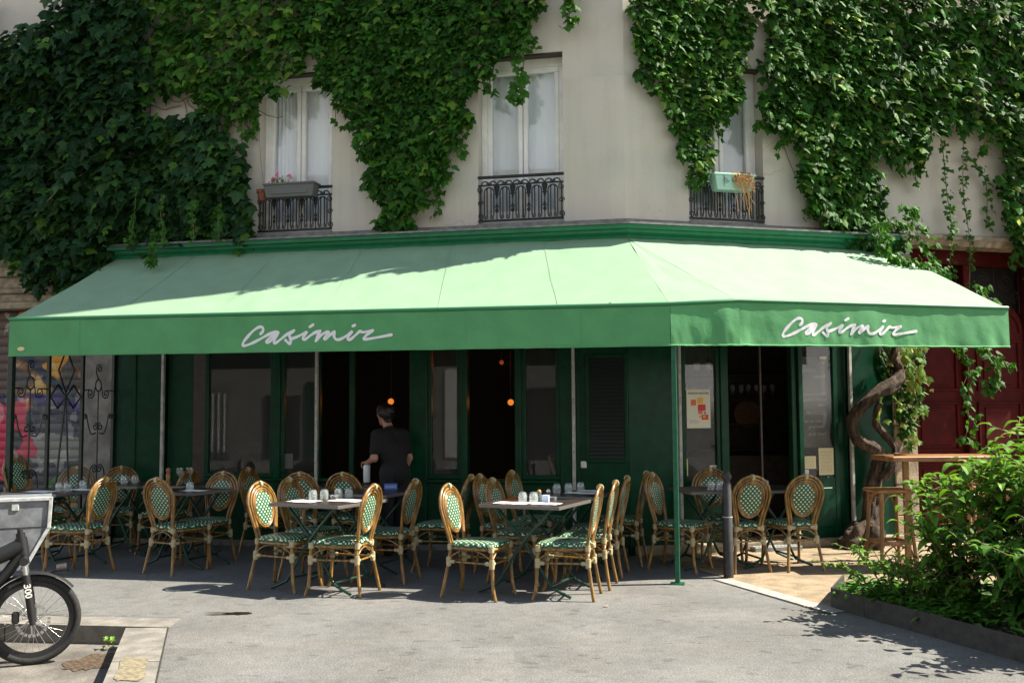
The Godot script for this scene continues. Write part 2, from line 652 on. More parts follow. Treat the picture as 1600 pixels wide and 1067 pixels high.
	M.tabletop = surf(Color(0.050, 0.038, 0.032), 0.34, 0.5, 0.7, 0.1, 0.8, 0.0, false, Vector3(1, 1, 4))
	M.table_edge = flat(Color(0.16, 0.145, 0.135), 0.42, 0.3)
	M.table_leg = flat(Color(0.012, 0.05, 0.035), 0.35, 0.2)
	M.paper = flat(Color(0.80, 0.79, 0.76), 0.8)
	M.tumbler = glass(0.10, 0.03)
	M.steel = flat(Color(0.55, 0.56, 0.56), 0.3, 0.9)
	M.black = flat(Color(0.012, 0.012, 0.013), 0.45)
	M.rubber = surf(Color(0.035, 0.035, 0.035), 0.85, 0.2, 0.7, 0.02, 0.6, 0.1, false)
	M.alu = surf(Color(0.60, 0.61, 0.60), 0.4, 0.5, 0.8, 0.1, 0.88, 0.0, false)
	M.box_grey = surf(Color(0.22, 0.235, 0.255), 0.6, 0.7, 0.8, 0.1, 0.88, 0.0, false)
	M.bollard = surf(Color(0.050, 0.046, 0.048), 0.5, 0.4, 0.72, 0.08, 0.8, 0.05, false)
	M.bark = surf(Color(0.40, 0.27, 0.175), 0.95, 0.35, 0.40, 0.07, 0.36, 1.8, false, Vector3(1, 0.22, 1))
	M.twig = flat(Color(0.16, 0.115, 0.075), 0.9)
	M.red = surf(Color(0.085, 0.005, 0.004), 0.7, 1.3, 0.78, 0.3, 0.88)
	M.red.metallic_specular = 0.25
	M.wood = surf(Color(0.50, 0.25, 0.085), 0.42, 0.6, 0.72, 0.1, 0.8, 0.0, false, Vector3(1, 0.3, 1))
	M.wood_top = surf(Color(0.46, 0.21, 0.075), 0.4, 0.6, 0.72, 0.1, 0.8, 0.0, false, Vector3(0.3, 1, 1))
	M.soil = surf(Color(0.05, 0.035, 0.024), 0.95, 0.5, 0.6, 0.1, 0.5, 0.8)
	M.edging = surf(Color(0.055, 0.052, 0.05), 0.7, 0.6, 0.7, 0.1, 0.8, 0.05)
	M.planter_grey = flat(Color(0.10, 0.105, 0.10), 0.6)
	M.mint = flat(Color(0.36, 0.58, 0.48), 0.5)
	M.terracotta = surf(Color(0.36, 0.13, 0.06), 0.85, 0.3, 0.7, 0.06, 0.7, 0.1)
	M.dry = flat(Color(0.42, 0.23, 0.09), 0.9)
	M.pink = leafy(Color(0.62, 0.10, 0.30), 0.6)
	M.skin = flat(Color(0.42, 0.22, 0.15), 0.55)
	M.skin.subsurf_scatter_enabled = true
	M.skin.subsurf_scatter_strength = 0.15
	M.shirt = flat(Color(0.008, 0.008, 0.009), 0.9)
	M.trousers = flat(Color(0.012, 0.012, 0.016), 0.9)
	M.hair = flat(Color(0.012, 0.008, 0.006), 0.5)
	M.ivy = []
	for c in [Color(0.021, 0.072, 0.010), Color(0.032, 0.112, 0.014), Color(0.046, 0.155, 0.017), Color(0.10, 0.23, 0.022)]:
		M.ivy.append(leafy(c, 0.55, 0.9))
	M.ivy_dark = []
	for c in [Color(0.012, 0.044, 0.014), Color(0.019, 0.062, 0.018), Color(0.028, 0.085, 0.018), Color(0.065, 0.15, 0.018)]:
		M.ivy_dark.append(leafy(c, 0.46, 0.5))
	var iv := leafy(Color(1, 1, 1), 0.55, 0.9)
	iv.vertex_color_use_as_albedo = true
	M.ivy_many = iv
	M.shrub = []
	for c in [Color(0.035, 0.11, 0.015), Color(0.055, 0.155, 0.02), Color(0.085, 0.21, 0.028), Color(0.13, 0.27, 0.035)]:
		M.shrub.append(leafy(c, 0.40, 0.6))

# ------------------------------------------------------------------ start
func _ready() -> void:
	rng.seed = 20240611
	nz.seed = 77
	nz.frequency = 1.0
	nz.fractal_octaves = 3
	var al := deg_to_rad(12.0)
	var ar := deg_to_rad(15.5)
	BL = Transform3D(Basis(Vector3(cos(al), 0, sin(al)), Vector3.UP, Vector3(-sin(al), 0, cos(al))), Z0)
	BR = Transform3D(Basis(Vector3(cos(ar), 0, -sin(ar)), Vector3.UP, Vector3(sin(ar), 0, cos(ar))), Z0)
	TL = Transform3D(BL.basis, CO)
	TR = Transform3D(BR.basis, CO)

	var cam := Camera3D.new()
	cam.name = "camera"
	cam.position = Vector3(0, 1.49, 0)
	cam.rotation_degrees = Vector3(3.92, 0, -0.35)
	cam.fov = 37.85
	cam.near = 0.1
	cam.far = 200.0
	cam.current = true
	add_child(cam)

	var env := Environment.new()
	var sky := Sky.new()
	var pm := ProceduralSkyMaterial.new()
	pm.sky_top_color = Color(0.30, 0.37, 0.46)
	pm.sky_horizon_color = Color(0.93, 0.92, 0.89)
	pm.sky_curve = 0.22
	pm.ground_bottom_color = Color(0.32, 0.31, 0.29)
	pm.ground_horizon_color = Color(0.55, 0.55, 0.54)
	pm.sky_energy_multiplier = 1.1
	sky.sky_material = pm
	env.background_mode = Environment.BG_SKY
	env.sky = sky
	env.tonemap_mode = Environment.TONE_MAPPER_LINEAR
	env.tonemap_exposure = 2.95
	env.sdfgi_enabled = true
	env.ssao_enabled = true
	env.ssil_enabled = true
	var we := WorldEnvironment.new()
	we.name = "world"
	we.environment = env
	add_child(we)

	var sun := DirectionalLight3D.new()
	sun.name = "sun"
	sun.light_energy = 1.6
	sun.light_color = Color(1.0, 0.965, 0.90)
	sun.light_angular_distance = 0.5
	sun.shadow_enabled = true
	add_child(sun)
	sun.look_at_from_position(Vector3(0.85, 1.0, -0.055) * 20.0, Z0)

	make_materials()
	ground()
	building()
	neighbour()
	red_door()
	opposite()
	interior()
	awning()
	trellis()
	ivies()
	trunk()
	furniture()
	tableware()
	person()
	bollard()
	bar_corner()
	bike()
	planting()
	window_boxes()
	papers()
	litter()

# ------------------------------------------------------------------ ground
func ground() -> void:
	var e1 := Vector2(-0.985, -0.17)
	var e2 := Vector2(0.285, 0.958)
	var k := Vector2(-2.68, -6.99)
	var rd := MB.new()
	rd.sheet(PackedVector2Array([Vector2(-40, -16), Vector2(40, -16), Vector2(40, 40), Vector2(-40, 40)]), -0.12)
	setting("road", rd, M.road, "grey asphalt of the sunken parking bay and road")
	var w := 0.29
	var b0 := k - e1.orthogonal() * 0.0
	var pv := MB.new()
	var outer := PackedVector2Array([Vector2(-30, -16), Vector2(30, -16), Vector2(30, 3.4), k + e2 * 10.8 + Vector2(w, 0), k + Vector2(w, 0), k + Vector2(w, -0.287), k + e1 * 27.0 + Vector2(0.0, -0.287)])
	pv.sheet(outer, 0.0)
	setting("pavement", pv, M.pave, "worn grey asphalt pavement in front of the terrace")
	# granite kerb stones along the two sides of the bay
	var kb := Node3D.new()
	kb.name = "kerb"
	add_child(kb)
	kb.set_meta("kind", "structure")
	var lens := [0.98, 1.05, 0.9, 1.1, 1.0, 1.0]
	var at := 0.0
	for q in lens.size():
		var m := MB.new()
		var a := k + e2 * (at + 0.006)
		var b: Vector2 = k + e2 * (at + lens[q] - 0.006)
		m.prism(PackedVector2Array([Vector2(a.x, -a.y), Vector2(b.x, -b.y), Vector2(b.x + w, -b.y), Vector2(a.x + w, -a.y)]), -0.16, 0.006, Transform3D(Basis(Vector3(1, 0, 0), Vector3(0, 0, -1), Vector3(0, 1, 0)), Z0))
		put("kerb_stone", m, M.kerb, kb)
		at += lens[q]
	at = 0.0
	for q in 7:
		var l: float = lens[q % 6] * 0.95
		var m := MB.new()
		var a := k + e1 * (at + (0.0 if q == 0 else 0.006))
		var b := k + e1 * (at + l - 0.006)
		var ax := w - 0.004 if q == 0 else 0.0
		m.prism(PackedVector2Array([Vector2(a.x + ax, -a.y + 0.006), Vector2(a.x + ax, -a.y + 0.29), Vector2(b.x, -b.y + 0.29), Vector2(b.x, -b.y)]), -0.16, 0.006, Transform3D(Basis(Vector3(1, 0, 0), Vector3(0, 0, -1), Vector3(0, 1, 0)), Z0))
		put("kerb_stone", m, M.kerb, kb)
		at += l
	var jn := MB.new()
	var j0 := k + e2 * 10.5 + Vector2(w, 0)
	jn.sheet(PackedVector2Array([k + Vector2(w - 0.002, 0), j0 + Vector2(-0.002, 0), j0 + Vector2(0.010, 0), k + Vector2(w + 0.008, 0)]), 0.009)
	jn.sheet(PackedVector2Array([k + Vector2(w, -0.290), k + Vector2(w, -0.298), k + e1 * 20.0 + Vector2(0, -0.298), k + e1 * 20.0 + Vector2(0, -0.290)]), 0.009)
	setting("pavement_joint", jn, M.edging)
	# worn yellow paint on the kerb
	var ym := MB.new()
	var yc := k + e2 * 1.16 + Vector2(0.135, 0)
	var pl := PackedVector2Array()
	for q in 26:
		var an := TAU * q / 26
		var p := Vector2(signf(cos(an)) * pow(absf(cos(an)), 0.35) * 0.085, signf(sin(an)) * pow(absf(sin(an)), 0.35) * 0.26) * rr(0.86, 1.08)
		pl.append(yc + Vector2(p.x + p.y * 0.3, p.y))
	ym.sheet(pl, 0.0105)
	setting("painted_marking", ym, M.yellow, "worn yellow paint patch on the kerb")
	# beige surfacing at the right with its pale border
	var sd := MB.new()
	sd.sheet(PackedVector2Array([Vector2(1.89, -8.83), Vector2(2.44, -7.40), Vector2(7.5, -7.0), Vector2(8.5, -12.4), Vector2(2.2, -10.62), Vector2(1.32, -10.35)]), 0.005)
	setting("path", sd, M.sand, "beige sandy surfacing beside the vine trunk")
	var bd := MB.new()
	bd.sheet(PackedVector2Array([Vector2(1.75, -8.80), Vector2(1.89, -8.83), Vector2(2.44, -7.40), Vector2(2.30, -7.33)]), 0.006)
	setting("path_border", bd, M.border, "pale stone strip along the beige surfacing")
	var jm := MB.new()   # tar joint
	jm.sheet(PackedVector2Array([Vector2(1.735, -8.79), Vector2(1.748, -8.795), Vector2(2.295, -7.32), Vector2(2.275, -7.32)]), 0.004)
	setting("pavement_joint", jm, M.vent)
	# spilled stain and rusty dirt in the bay
	var st := MB.new()
	st.sheet(blob(Vector2(-2.03, -7.47), 0.105, 0.05, 5), 0.004)
	st.sheet(blob(Vector2(-2.17, -7.43), 0.10, 0.012, 8), 0.0035)
	st.sheet(blob(Vector2(-2.16, -7.50), 0.12, 0.010, 2), 0.003)
	solo("puddle_stain", st, M.stain, "brown spilled stain on the sunny pavement", "stain")
	var ru := MB.new()
	ru.sheet(blob(Vector2(-2.72, -6.55), 0.16, 0.22, 9), -0.116)
	solo("rust_dirt", ru, M.rust, "rusty orange dirt in the corner of the parking bay", "dirt")

func blob(c: Vector2, rx: float, rz: float, seed_: int) -> PackedVector2Array:
	var pl := PackedVector2Array()
	for q in 30:
		var an := TAU * q / 30
		var w := 1.0 + 0.45 * nz.get_noise_2d(cos(an) * 1.6 + seed_ * 7.0, sin(an) * 1.6)
		pl.append(c + Vector2(cos(an) * rx, sin(an) * rz) * w)
	return pl

# ------------------------------------------------------------------ building
func moulding(x0: float, x1: float, k0: float, k1: float, prof: Array) -> MB:   # (z, y) profile along x, mitred by k per metre of z
	var m := MB.new()
	for q in prof.size():
		var a: Vector2 = prof[q]
		var b: Vector2 = prof[(q + 1) % prof.size()]
		m.quad(Vector3(x0 + k0 * a.x, a.y, a.x), Vector3(x1 + k1 * a.x, a.y, a.x), Vector3(x1 + k1 * b.x, b.y, b.x), Vector3(x0 + k0 * b.x, b.y, b.x))
	for e in [[x0, k0, true], [x1, k1, false]]:
		var p2 := PackedVector2Array(prof)
		var ix := Geometry2D.triangulate_polygon(p2)
		for q in range(0, ix.size(), 3):
			var l := []
			for w in 3:
				var c := p2[ix[q + w]]
				l.append(Vector3(e[0] + e[1] * c.x, c.y, c.x))
			var nn: Vector3 = (l[1] - l[0]).cross(l[2] - l[0])
			if (nn.x > 0.0) == e[2]:
				l.reverse()
			m.tri(l[0], l[1], l[2])
	return m

func building() -> void:
	var b := thing("cafe_building", "pale plaster corner building with green shopfront under ivy", "building", CO)
	# upper walls
	var w := MB.new()
	var add := func(x0: float, x1: float, y0: float, y1: float) -> void:
		w.box(Vector3((x0 + x1) / 2, (y0 + y1) / 2, -0.2), Vector3(x1 - x0, y1 - y0, 0.4))
	add.call(-9.0, 0.0, 5.31, 12.0)
	for x in [[-9.0, -4.15], [-3.26, -1.58], [-0.65, 0.0]]:
		add.call(x[0], x[1], 3.47, 5.31)
	add.call(-9.0, 0.0, 3.22, 3.47)
	put("wall", w, M.plaster, b, BL)
	var w2 := MB.new()
	w = w2
	var add2 := func(x0: float, x1: float, y0: float, y1: float) -> void:
		w2.box(Vector3((x0 + x1) / 2, (y0 + y1) / 2, -0.2), Vector3(x1 - x0, y1 - y0, 0.4))
	add2.call(0.0, 9.0, 5.20, 12.0)
	add2.call(0.0, 0.73, 3.47, 5.20)
	add2.call(1.62, 9.0, 3.47, 5.20)
	add2.call(0.0, 3.45, 3.22, 3.47)
	put("wall", w2, M.plaster, b, BR)
	# rough grey strip of render above the cornice
	for e in [[BL, -5.9, 0.0, 0.0, 0.245], [BR, 0.0, 3.15, -0.245, 0.0]]:
		put("weathered_strip", moulding(e[1], e[2], e[3], e[4], [Vector2(0.0, 3.418), Vector2(0.03, 3.418), Vector2(0.022, 3.465), Vector2(0.0, 3.475)]), M.plaster_sill, b, e[0])
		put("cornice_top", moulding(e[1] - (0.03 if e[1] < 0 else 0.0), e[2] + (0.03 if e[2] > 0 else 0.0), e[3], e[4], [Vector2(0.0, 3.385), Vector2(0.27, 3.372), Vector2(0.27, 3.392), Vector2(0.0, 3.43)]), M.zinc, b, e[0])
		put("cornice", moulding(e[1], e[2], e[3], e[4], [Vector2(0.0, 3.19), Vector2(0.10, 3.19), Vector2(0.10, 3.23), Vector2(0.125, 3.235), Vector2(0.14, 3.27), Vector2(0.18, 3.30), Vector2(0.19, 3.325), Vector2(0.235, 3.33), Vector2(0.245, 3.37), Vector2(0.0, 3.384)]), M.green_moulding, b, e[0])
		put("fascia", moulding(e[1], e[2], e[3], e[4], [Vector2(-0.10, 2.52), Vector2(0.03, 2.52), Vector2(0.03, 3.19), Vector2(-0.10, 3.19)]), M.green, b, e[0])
	# windows upstairs
	window(b, BL, -4.15, -3.26, 3.47, 5.31, 1)
	window(b, BL, -1.58, -0.65, 3.47, 5.31, 2)
	window(b, BR, 0.73, 1.62, 3.47, 5.20, 3)
	# shopfront, left of the corner
	var post := func(x0: float, x1: float, z1 := 0.03) -> void:
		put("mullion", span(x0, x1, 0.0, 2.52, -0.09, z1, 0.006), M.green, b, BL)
	var pan := func(called: String, x0: float, x1: float, y0: float, y1: float, tf: Transform3D) -> void:
		# a shop window: frame with its pane
		var f := MB.new()
		var t := 0.045
		f.box(Vector3((x0 + x1) / 2, y0 + t / 2, -0.02), Vector3(x1 - x0, t, 0.06), 0.005)
		f.box(Vector3((x0 + x1) / 2, y1 - t / 2, -0.02), Vector3(x1 - x0, t, 0.06), 0.005)
		f.box(Vector3(x0 + t / 2, (y0 + y1) / 2, -0.02), Vector3(t, y1 - y0 - 2 * t, 0.06), 0.005)
		f.box(Vector3(x1 - t / 2, (y0 + y1) / 2, -0.02), Vector3(t, y1 - y0 - 2 * t, 0.06), 0.005)
		var o := put(called, f, M.green, b, tf)
		var g := MB.new()
		g.quad(Vector3(x0 + t, y0 + t, -0.02), Vector3(x1 - t, y0 + t, -0.02), Vector3(x1 - t, y1 - t, -0.02), Vector3(x0 + t, y1 - t, -0.02))
		put("pane", g, M.pane, o)
	post.call(-5.90, -5.29, 0.03)
	post.call(-5.25, -4.93, -0.02)
	put("door_panel", span(-5.80, -5.62, 0.25, 2.3, 0.03, 0.045, 0.006), M.green, b, BL)
	put("inner_frame", span(-4.93, -4.77, 0.0, 2.52, -0.08, -0.01, 0.005), M.brown, b, BL)
	pan.call("shop_window", -4.77, -3.93, 0.76, 2.52, BL)
	post.call(-3.93, -3.85)
	pan.call("shop_window", -3.85, -3.38, 0.76, 2.52, BL)
	put("inner_frame", span(-3.06, -3.0, 0.0, 2.52, -0.09, -0.03, 0.005), M.green, b, BL)
	post.call(-2.35, -2.15)
	pan.call("shop_window", -2.15, -1.78, 0.76, 2.52, BL)
	post.call(-1.78, -1.71)
	post.call(-1.19, -1.12)
	pan.call("shop_window", -1.12, -0.71, 0.76, 2.52, BL)
	post.call(-0.71, -0.51)
	for d in [[-4.77, -3.05], [-2.15, -1.78], [-1.71, -1.19], [-1.12, -0.71]]:
		put("dado", span(d[0], d[1], 0.0, 0.72, -0.08, 0.0, 0.004), M.green, b, BL)
		put("window_sill", span(d[0], d[1], 0.72, 0.758, -0.09, 0.05, 0.008), M.green, b, BL)
	# blind panel with a louvred vent next to the corner
	var pn := put("blind_panel", span(-0.51, 0.0, 0.0, 2.52, -0.09, 0.012), M.green, b, BL)
	var fr := MB.new()
	for q in [[-0.44, -0.40, 0.94, 2.06], [-0.04, 0.0, 0.94, 2.06]]:
		fr.box(Vector3((q[0] + q[1]) / 2, 1.5, 0.022), Vector3(q[1] - q[0], q[3] - q[2], 0.02), 0.005)
	fr.box(Vector3(-0.22, 0.96, 0.0215), Vector3(0.358, 0.04, 0.019), 0.005)
	fr.box(Vector3(-0.22, 2.04, 0.0215), Vector3(0.358, 0.04, 0.019), 0.005)
	put("panel_frame", fr, M.green, pn)
	for q in 26:
		var s := MB.new()
		s.box(Z0, Vector3(0.355, 0.044, 0.004), 0.0, Transform3D(Basis(Vector3.RIGHT, -0.5), Vector3(-0.22, 1.0 + q * 0.04, 0.028)))
		put("slat", s, M.vent, pn)
	put("socket_box", span(-0.495, -0.435, 0.885, 0.955, 0.012, 0.03, 0.006), M.white, b, BL)
	# right of the corner
	put("blind_panel", span(0.0, 0.58, 0.0, 2.52, -0.09, 0.012), M.green, b, BR)
	pan.call("shop_window", 0.60, 1.04, 0.70, 2.52, BR)
	put("dado", span(0.58, 1.04, 0.10, 0.70, -0.08, 0.02, 0.004), M.green, b, BR)
	put("mullion", span(1.04, 1.13, 0.0, 2.52, -0.09, 0.03, 0.006), M.green, b, BR)
	put("inner_frame", span(1.55, 1.575, 0.1, 2.52, -0.10, -0.06, 0.004), M.brown, b, BR)
	put("mullion", span(1.90, 1.96, 0.0, 2.52, -0.09, 0.0, 0.006), M.green, b, BR)
	# glazed door leaf with the chalked menu
	var dr := MB.new()
	for q in [[1.965, 2.02, 0.10, 2.51], [2.39, 2.445, 0.10, 2.51], [2.021, 2.389, 0.10, 0.745], [2.021, 2.389, 2.46, 2.51]]:
		dr.box(Vector3((q[0] + q[1]) / 2, (q[2] + q[3]) / 2, 0.01), Vector3(q[1] - q[0], q[3] - q[2], 0.05), 0.005)
	var door := put("door", dr, M.green, b, BR)
	var dp := MB.new()
	dp.box(Vector3(2.205, 0.42, 0.04), Vector3(0.28, 0.42, 0.014), 0.006)
	put("door_panel", dp, M.green, door)
	var g := MB.new()
	g.quad(Vector3(2.02, 0.745, 0.01), Vector3(2.39, 0.745, 0.01), Vector3(2.39, 2.46, 0.01), Vector3(2.02, 2.46, 0.01))
	put("pane", g, M.pane, door)
	put("menu_board", span(2.03, 2.385, 1.06, 2.05, -0.06, -0.045), surf(Color(0.085, 0.078, 0.066), 0.9, 0.6, 0.75, 0.15, 0.85), door)
	put("mullion", span(2.45, 2.60, 0.0, 2.52, -0.09, -0.03, 0.006), M.green, b, BR)
	put("side_panel", span(2.62, 3.15, 0.0, 2.52, -0.09, 0.012), M.green, b, BR)
	# white guide rails of the awning screens
	for e in [[BL, -5.27, 0.05], [BL, -3.40, 0.06], [BL, -0.56, 0.05], [BR, 0.555, 0.05], [BR, 2.60, 0.04]]:
		var r := put("guide_rail", span(e[1] - 0.016, e[1] + 0.016, 0.02, 2.50, e[2] - 0.02, e[2] + 0.02, 0.003), M.rail, b, e[0])
		for y in [0.5, 1.05, 1.6, 2.2]:
			var s := MB.new()
			s.lathe([Vector2(0.006, 0), Vector2(0.005, 0.003), Vector2(0, 0.004)], 8, Transform3D(Basis(Vector3.RIGHT, PI / 2), Vector3(e[1], y, e[2] + 0.0205)))
			put("screw", s, M.screw, r)
	# stone step along the right side and base course
	put("door_step", span(0.05, 3.2, 0.0, 0.095, -0.3, 0.10, 0.012), M.limestone2, b, BR)
	put("base_course", span(-5.9, -0.02, 0.0, 0.07, -0.3, 0.035, 0.01), M.plaster_sill, b, BL)
	var gr := put("step_grate", span(1.30, 1.85, 0.0, 0.05, 0.105, 0.22, 0.004), M.zinc, b, BR)
	for q in 12:
		put("slat", span(1.32 + q * 0.043, 1.345 + q * 0.043, 0.0505, 0.056, 0.115, 0.21), M.rail, gr)
	# stone pier at the right end
	var pr := put("pier", span(3.16, 3.44, 0.0, 3.22, -0.4, 0.0), M.plaster_sill, b, BR)
	var y := 0.0
	var q2 := 0
	while y < 3.2:
		var h: float = [0.30, 0.34, 0.29, 0.36][q2 % 4]
		h = minf(h, 3.21 - y)
		put("stone", span(3.152, 3.448, y + 0.004, y + h - 0.004, -0.39, 0.03 + rr(0.0, 0.008), 0.008), M.limestone if q2 % 2 == 0 else M.limestone2, pr)
		y += h
		q2 += 1
	# what closes the rooms upstairs and the roof
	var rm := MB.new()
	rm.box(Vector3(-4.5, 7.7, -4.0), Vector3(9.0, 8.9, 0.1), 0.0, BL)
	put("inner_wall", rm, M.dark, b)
	var rp := PackedVector2Array()
	for p in [BL * Vector3(-9.0, 0, 0.02), BL * Vector3(0, 0, 0.02), BR * Vector3(9.0, 0, 0.02), BR * Vector3(9.0, 0, -6.0), BL * Vector3(-9.0, 0, -6.0)]:
		rp.append(Vector2(p.x, -p.z))
	var rf := MB.new()
	rf.prism(rp, 12.0, 12.2, Transform3D(Basis(Vector3(1, 0, 0), Vector3(0, 0, -1), Vector3(0, 1, 0)), Z0))
	put("roof", rf, M.zinc, b)

func window(b: Node3D, tf: Transform3D, x0: float, x1: float, y0: float, y1: float, which: int) -> void:
	var z := -0.20
	var t := 0.065
	var f := MB.new()
	f.box(Vector3((x0 + x1) / 2, y1 - 0.05, z), Vector3(x1 - x0, 0.10, 0.08), 0.006)
	f.box(Vector3((x0 + x1) / 2, y0 + 0.04, z), Vector3(x1 - x0, 0.08, 0.08), 0.006)
	f.box(Vector3(x0 + t / 2, (y0 + y1) / 2 - 0.01, z), Vector3(t, y1 - y0 - 0.18, 0.08), 0.006)
	f.box(Vector3(x1 - t / 2, (y0 + y1) / 2 - 0.01, z), Vector3(t, y1 - y0 - 0.18, 0.08), 0.006)
	var win := put("window", f, M.white, b, tf)
	var mid := (x0 + x1) / 2
	for s in 2:
		var a := x0 + t if s == 0 else mid - 0.005
		var c := mid + 0.005 if s == 0 else x1 - t
		if s == 0: c = mid - 0.006
		if s == 1: a = mid + 0.001
		var m := MB.new()
		var tt := 0.052
		var ya := y0 + 0.08
		var yb := y1 - 0.10
		m.box(Vector3((a + c) / 2, ya + 0.045, z + 0.015), Vector3(c - a, 0.09, 0.055), 0.008)
		m.box(Vector3((a + c) / 2, yb - 0.03, z + 0.015), Vector3(c - a, 0.06, 0.055), 0.008)
		m.box(Vector3(a + tt / 2, (ya + yb) / 2 + 0.015, z + 0.015), Vector3(tt, yb - ya - 0.15, 0.055), 0.008)
		m.box(Vector3(c - tt / 2, (ya + yb) / 2 + 0.015, z + 0.015), Vector3(tt, yb - ya - 0.15, 0.055), 0.008)
		put("sash", m, M.white, win)
		var g := MB.new()
		g.quad(Vector3(a + tt, ya + 0.09, z + 0.012), Vector3(c - tt, ya + 0.09, z + 0.012), Vector3(c - tt, yb - 0.06, z + 0.012), Vector3(a + tt, yb - 0.06, z + 0.012))
		put("pane", g, M.pane, win)
		var g2 := MB.new()
		g2.quad(Vector3(a + tt, ya + 0.09, z - 0.004), Vector3(c - tt, ya + 0.09, z - 0.004), Vector3(c - tt, yb - 0.06, z - 0.004), Vector3(a + tt, yb - 0.06, z - 0.004))
		put("inner_pane", g2, M.pane, win)
		var cu := MB.new()
		var amp := 0.012 if (which == 1 and s == 0) else 0.004
		var fq := 52.0 if (which == 1 and s == 0) else 23.0
		cu.grid(40, 2, func(u: float, v: float) -> Vector3: return Vector3(lerpf(a, c, u), lerpf(ya, yb, v), z - 0.07 + amp * sin(u * fq + 0.4 * sin(v * 3.0))))
		put("curtain", cu, M.voile if ((which == 2 and s == 0) or which == 3) else M.curtain, win)
	var bk := MB.new()
	bk.box(Vector3(mid, (y0 + y1) / 2, -0.42), Vector3(x1 - x0 + 0.2, y1 - y0 + 0.2, 0.03))
	put("backing_wall", bk, M.dark, win)
	put("sill", span(x0 - 0.01, x1 + 0.01, y0 - 0.075, y0 + 0.012, -0.12, 0.035, 0.01), M.plaster_sill, win)
	var cap := MB.new()
	cap.box(Vector3(mid, y1 - 0.012, -0.06), Vector3(x1 - x0 - 0.004, 0.022, 0.11), 0.004)
	put("lintel_shadow_board", cap, M.brown, win)
	railing(b, tf, x0, x1, y0 + 0.02, y0 + 0.53)

func arc(c: Vector3, r: float, a0: float, a1: float, n: int) -> Array:
	var out := []
	for q in n + 1:
		var an := lerpf(a0, a1, float(q) / n)
		out.append(c + Vector3(cos(an), sin(an), 0) * r)
	return out

func spiral(c: Vector2, r: float, a0: float, turns: float, n := 22) -> Array:   # winds inwards from the outer end
	var out := []
	for q in n + 1:
		var f := float(q) / n
		var an := a0 + turns * TAU * f
		var rad := r * (1.0 - 0.8 * f)
		out.append(Vector3(c.x + cos(an) * rad, c.y + sin(an) * rad, 0))
	return out

func railing(b: Node3D, tf: Transform3D, x0: float, x1: float, y0: float, y1: float) -> void:
	var w := x1 - x0
	var h := y1 - y0
	var o := Transform3D(tf.basis, tf * Vector3(x0, y0, 0.0) - tf.origin)
	var top := MB.new()
	top.box(Vector3(w / 2, h - 0.014, 0.0), Vector3(w + 0.01, 0.028, 0.046), 0.008)
	var r := put("balcony_railing", top, M.handrail, b, o)
	put("rail", span(0, w, h - 0.108, h - 0.094, -0.01, 0.01), M.iron, r)
	put("rail", span(0, w, 0.012, 0.034, -0.011, 0.011), M.iron, r)
	var n := 5
	var p := (w - 0.06) / n
	for k in n:
		var cx := 0.03 + p * (k + 0.5)
		var sc := MB.new()   # scallops under the handrail
		for s in [-1, 1]:
			sc.tube(arc(Vector3(cx + s * p * 0.25, h - 0.096, 0), p * 0.22, 0.0, PI, 10), 0.0075, 5)
			sc.tube(spiral(Vector2(cx + s * 0.018, h - 0.082), 0.016, PI / 2, s * 1.2, 12), 0.005, 4)
		put("scallop", sc, M.iron, r)
		var ar := MB.new()   # nested arches with scrolled feet
		for rad in [0.052, 0.022]:
			var pts := [Vector3(cx - rad, 0.07, 0)]
			pts.append_array(arc(Vector3(cx, h - 0.125 - rad, 0), rad, PI, 0.0, 10))
			pts.append(Vector3(cx + rad, 0.07, 0))
			ar.tube(pts, 0.0075, 5)
		for s in [-1, 1]:
			ar.tube(spiral(Vector2(cx + s * 0.030, 0.064), 0.022, PI if s < 0 else 0.0, -s * 1.2, 14), 0.006, 4)
		put("arch", ar, M.iron, r)
		if k < n - 1:
			var sp := MB.new()   # the spear between two arches
			var sx := cx + p / 2
			sp.tube([Vector3(sx, 0.02, 0), Vector3(sx, h - 0.1, 0)], 0.0065, 5)
			var flat_ := Transform3D(Basis(Vector3(1, 0, 0), Vector3(0, 1, 0), Vector3(0, 0, 0.5)), Vector3(sx, 0, 0))
			sp.lathe([Vector2(0.004, h - 0.27), Vector2(0.022, h - 0.17), Vector2(0.034, h - 0.125), Vector2(0.02, h - 0.105)], 8, flat_)
			sp.lathe([Vector2(0.004, 0.10), Vector2(0.02, 0.13), Vector2(0.008, 0.16), Vector2(0.016, 0.185), Vector2(0.003, 0.22)], 8, flat_)
			sp.tube([Vector3(sx - p / 2 + 0.052, h - 0.20, 0), Vector3(sx + p / 2 - 0.052, h - 0.20, 0)], 0.005, 4)
			sp.tube([Vector3(sx - p / 2 + 0.052, 0.17, 0), Vector3(sx + p / 2 - 0.052, 0.17, 0)], 0.004, 4)
			put("spear", sp, M.iron, r)
	for s in [0.0, 1.0]:
		var en := MB.new()
		var ex := lerpf(0.022, w - 0.022, s)
		en.tube([Vector3(ex, 0.02, 0), Vector3(ex, h - 0.1, 0)], 0.008, 5)
		en.tube(spiral(Vector2(ex, h - 0.15), 0.035, PI / 2, 1.3), 0.006, 4)
		en.tube(spiral(Vector2(ex, h * 0.42), 0.032, 0, 1.3), 0.006, 4)
		en.tube(spiral(Vector2(ex, 0.07), 0.035, -PI / 2, 1.3), 0.006, 4)
		put("end_scroll", en, M.iron, r)

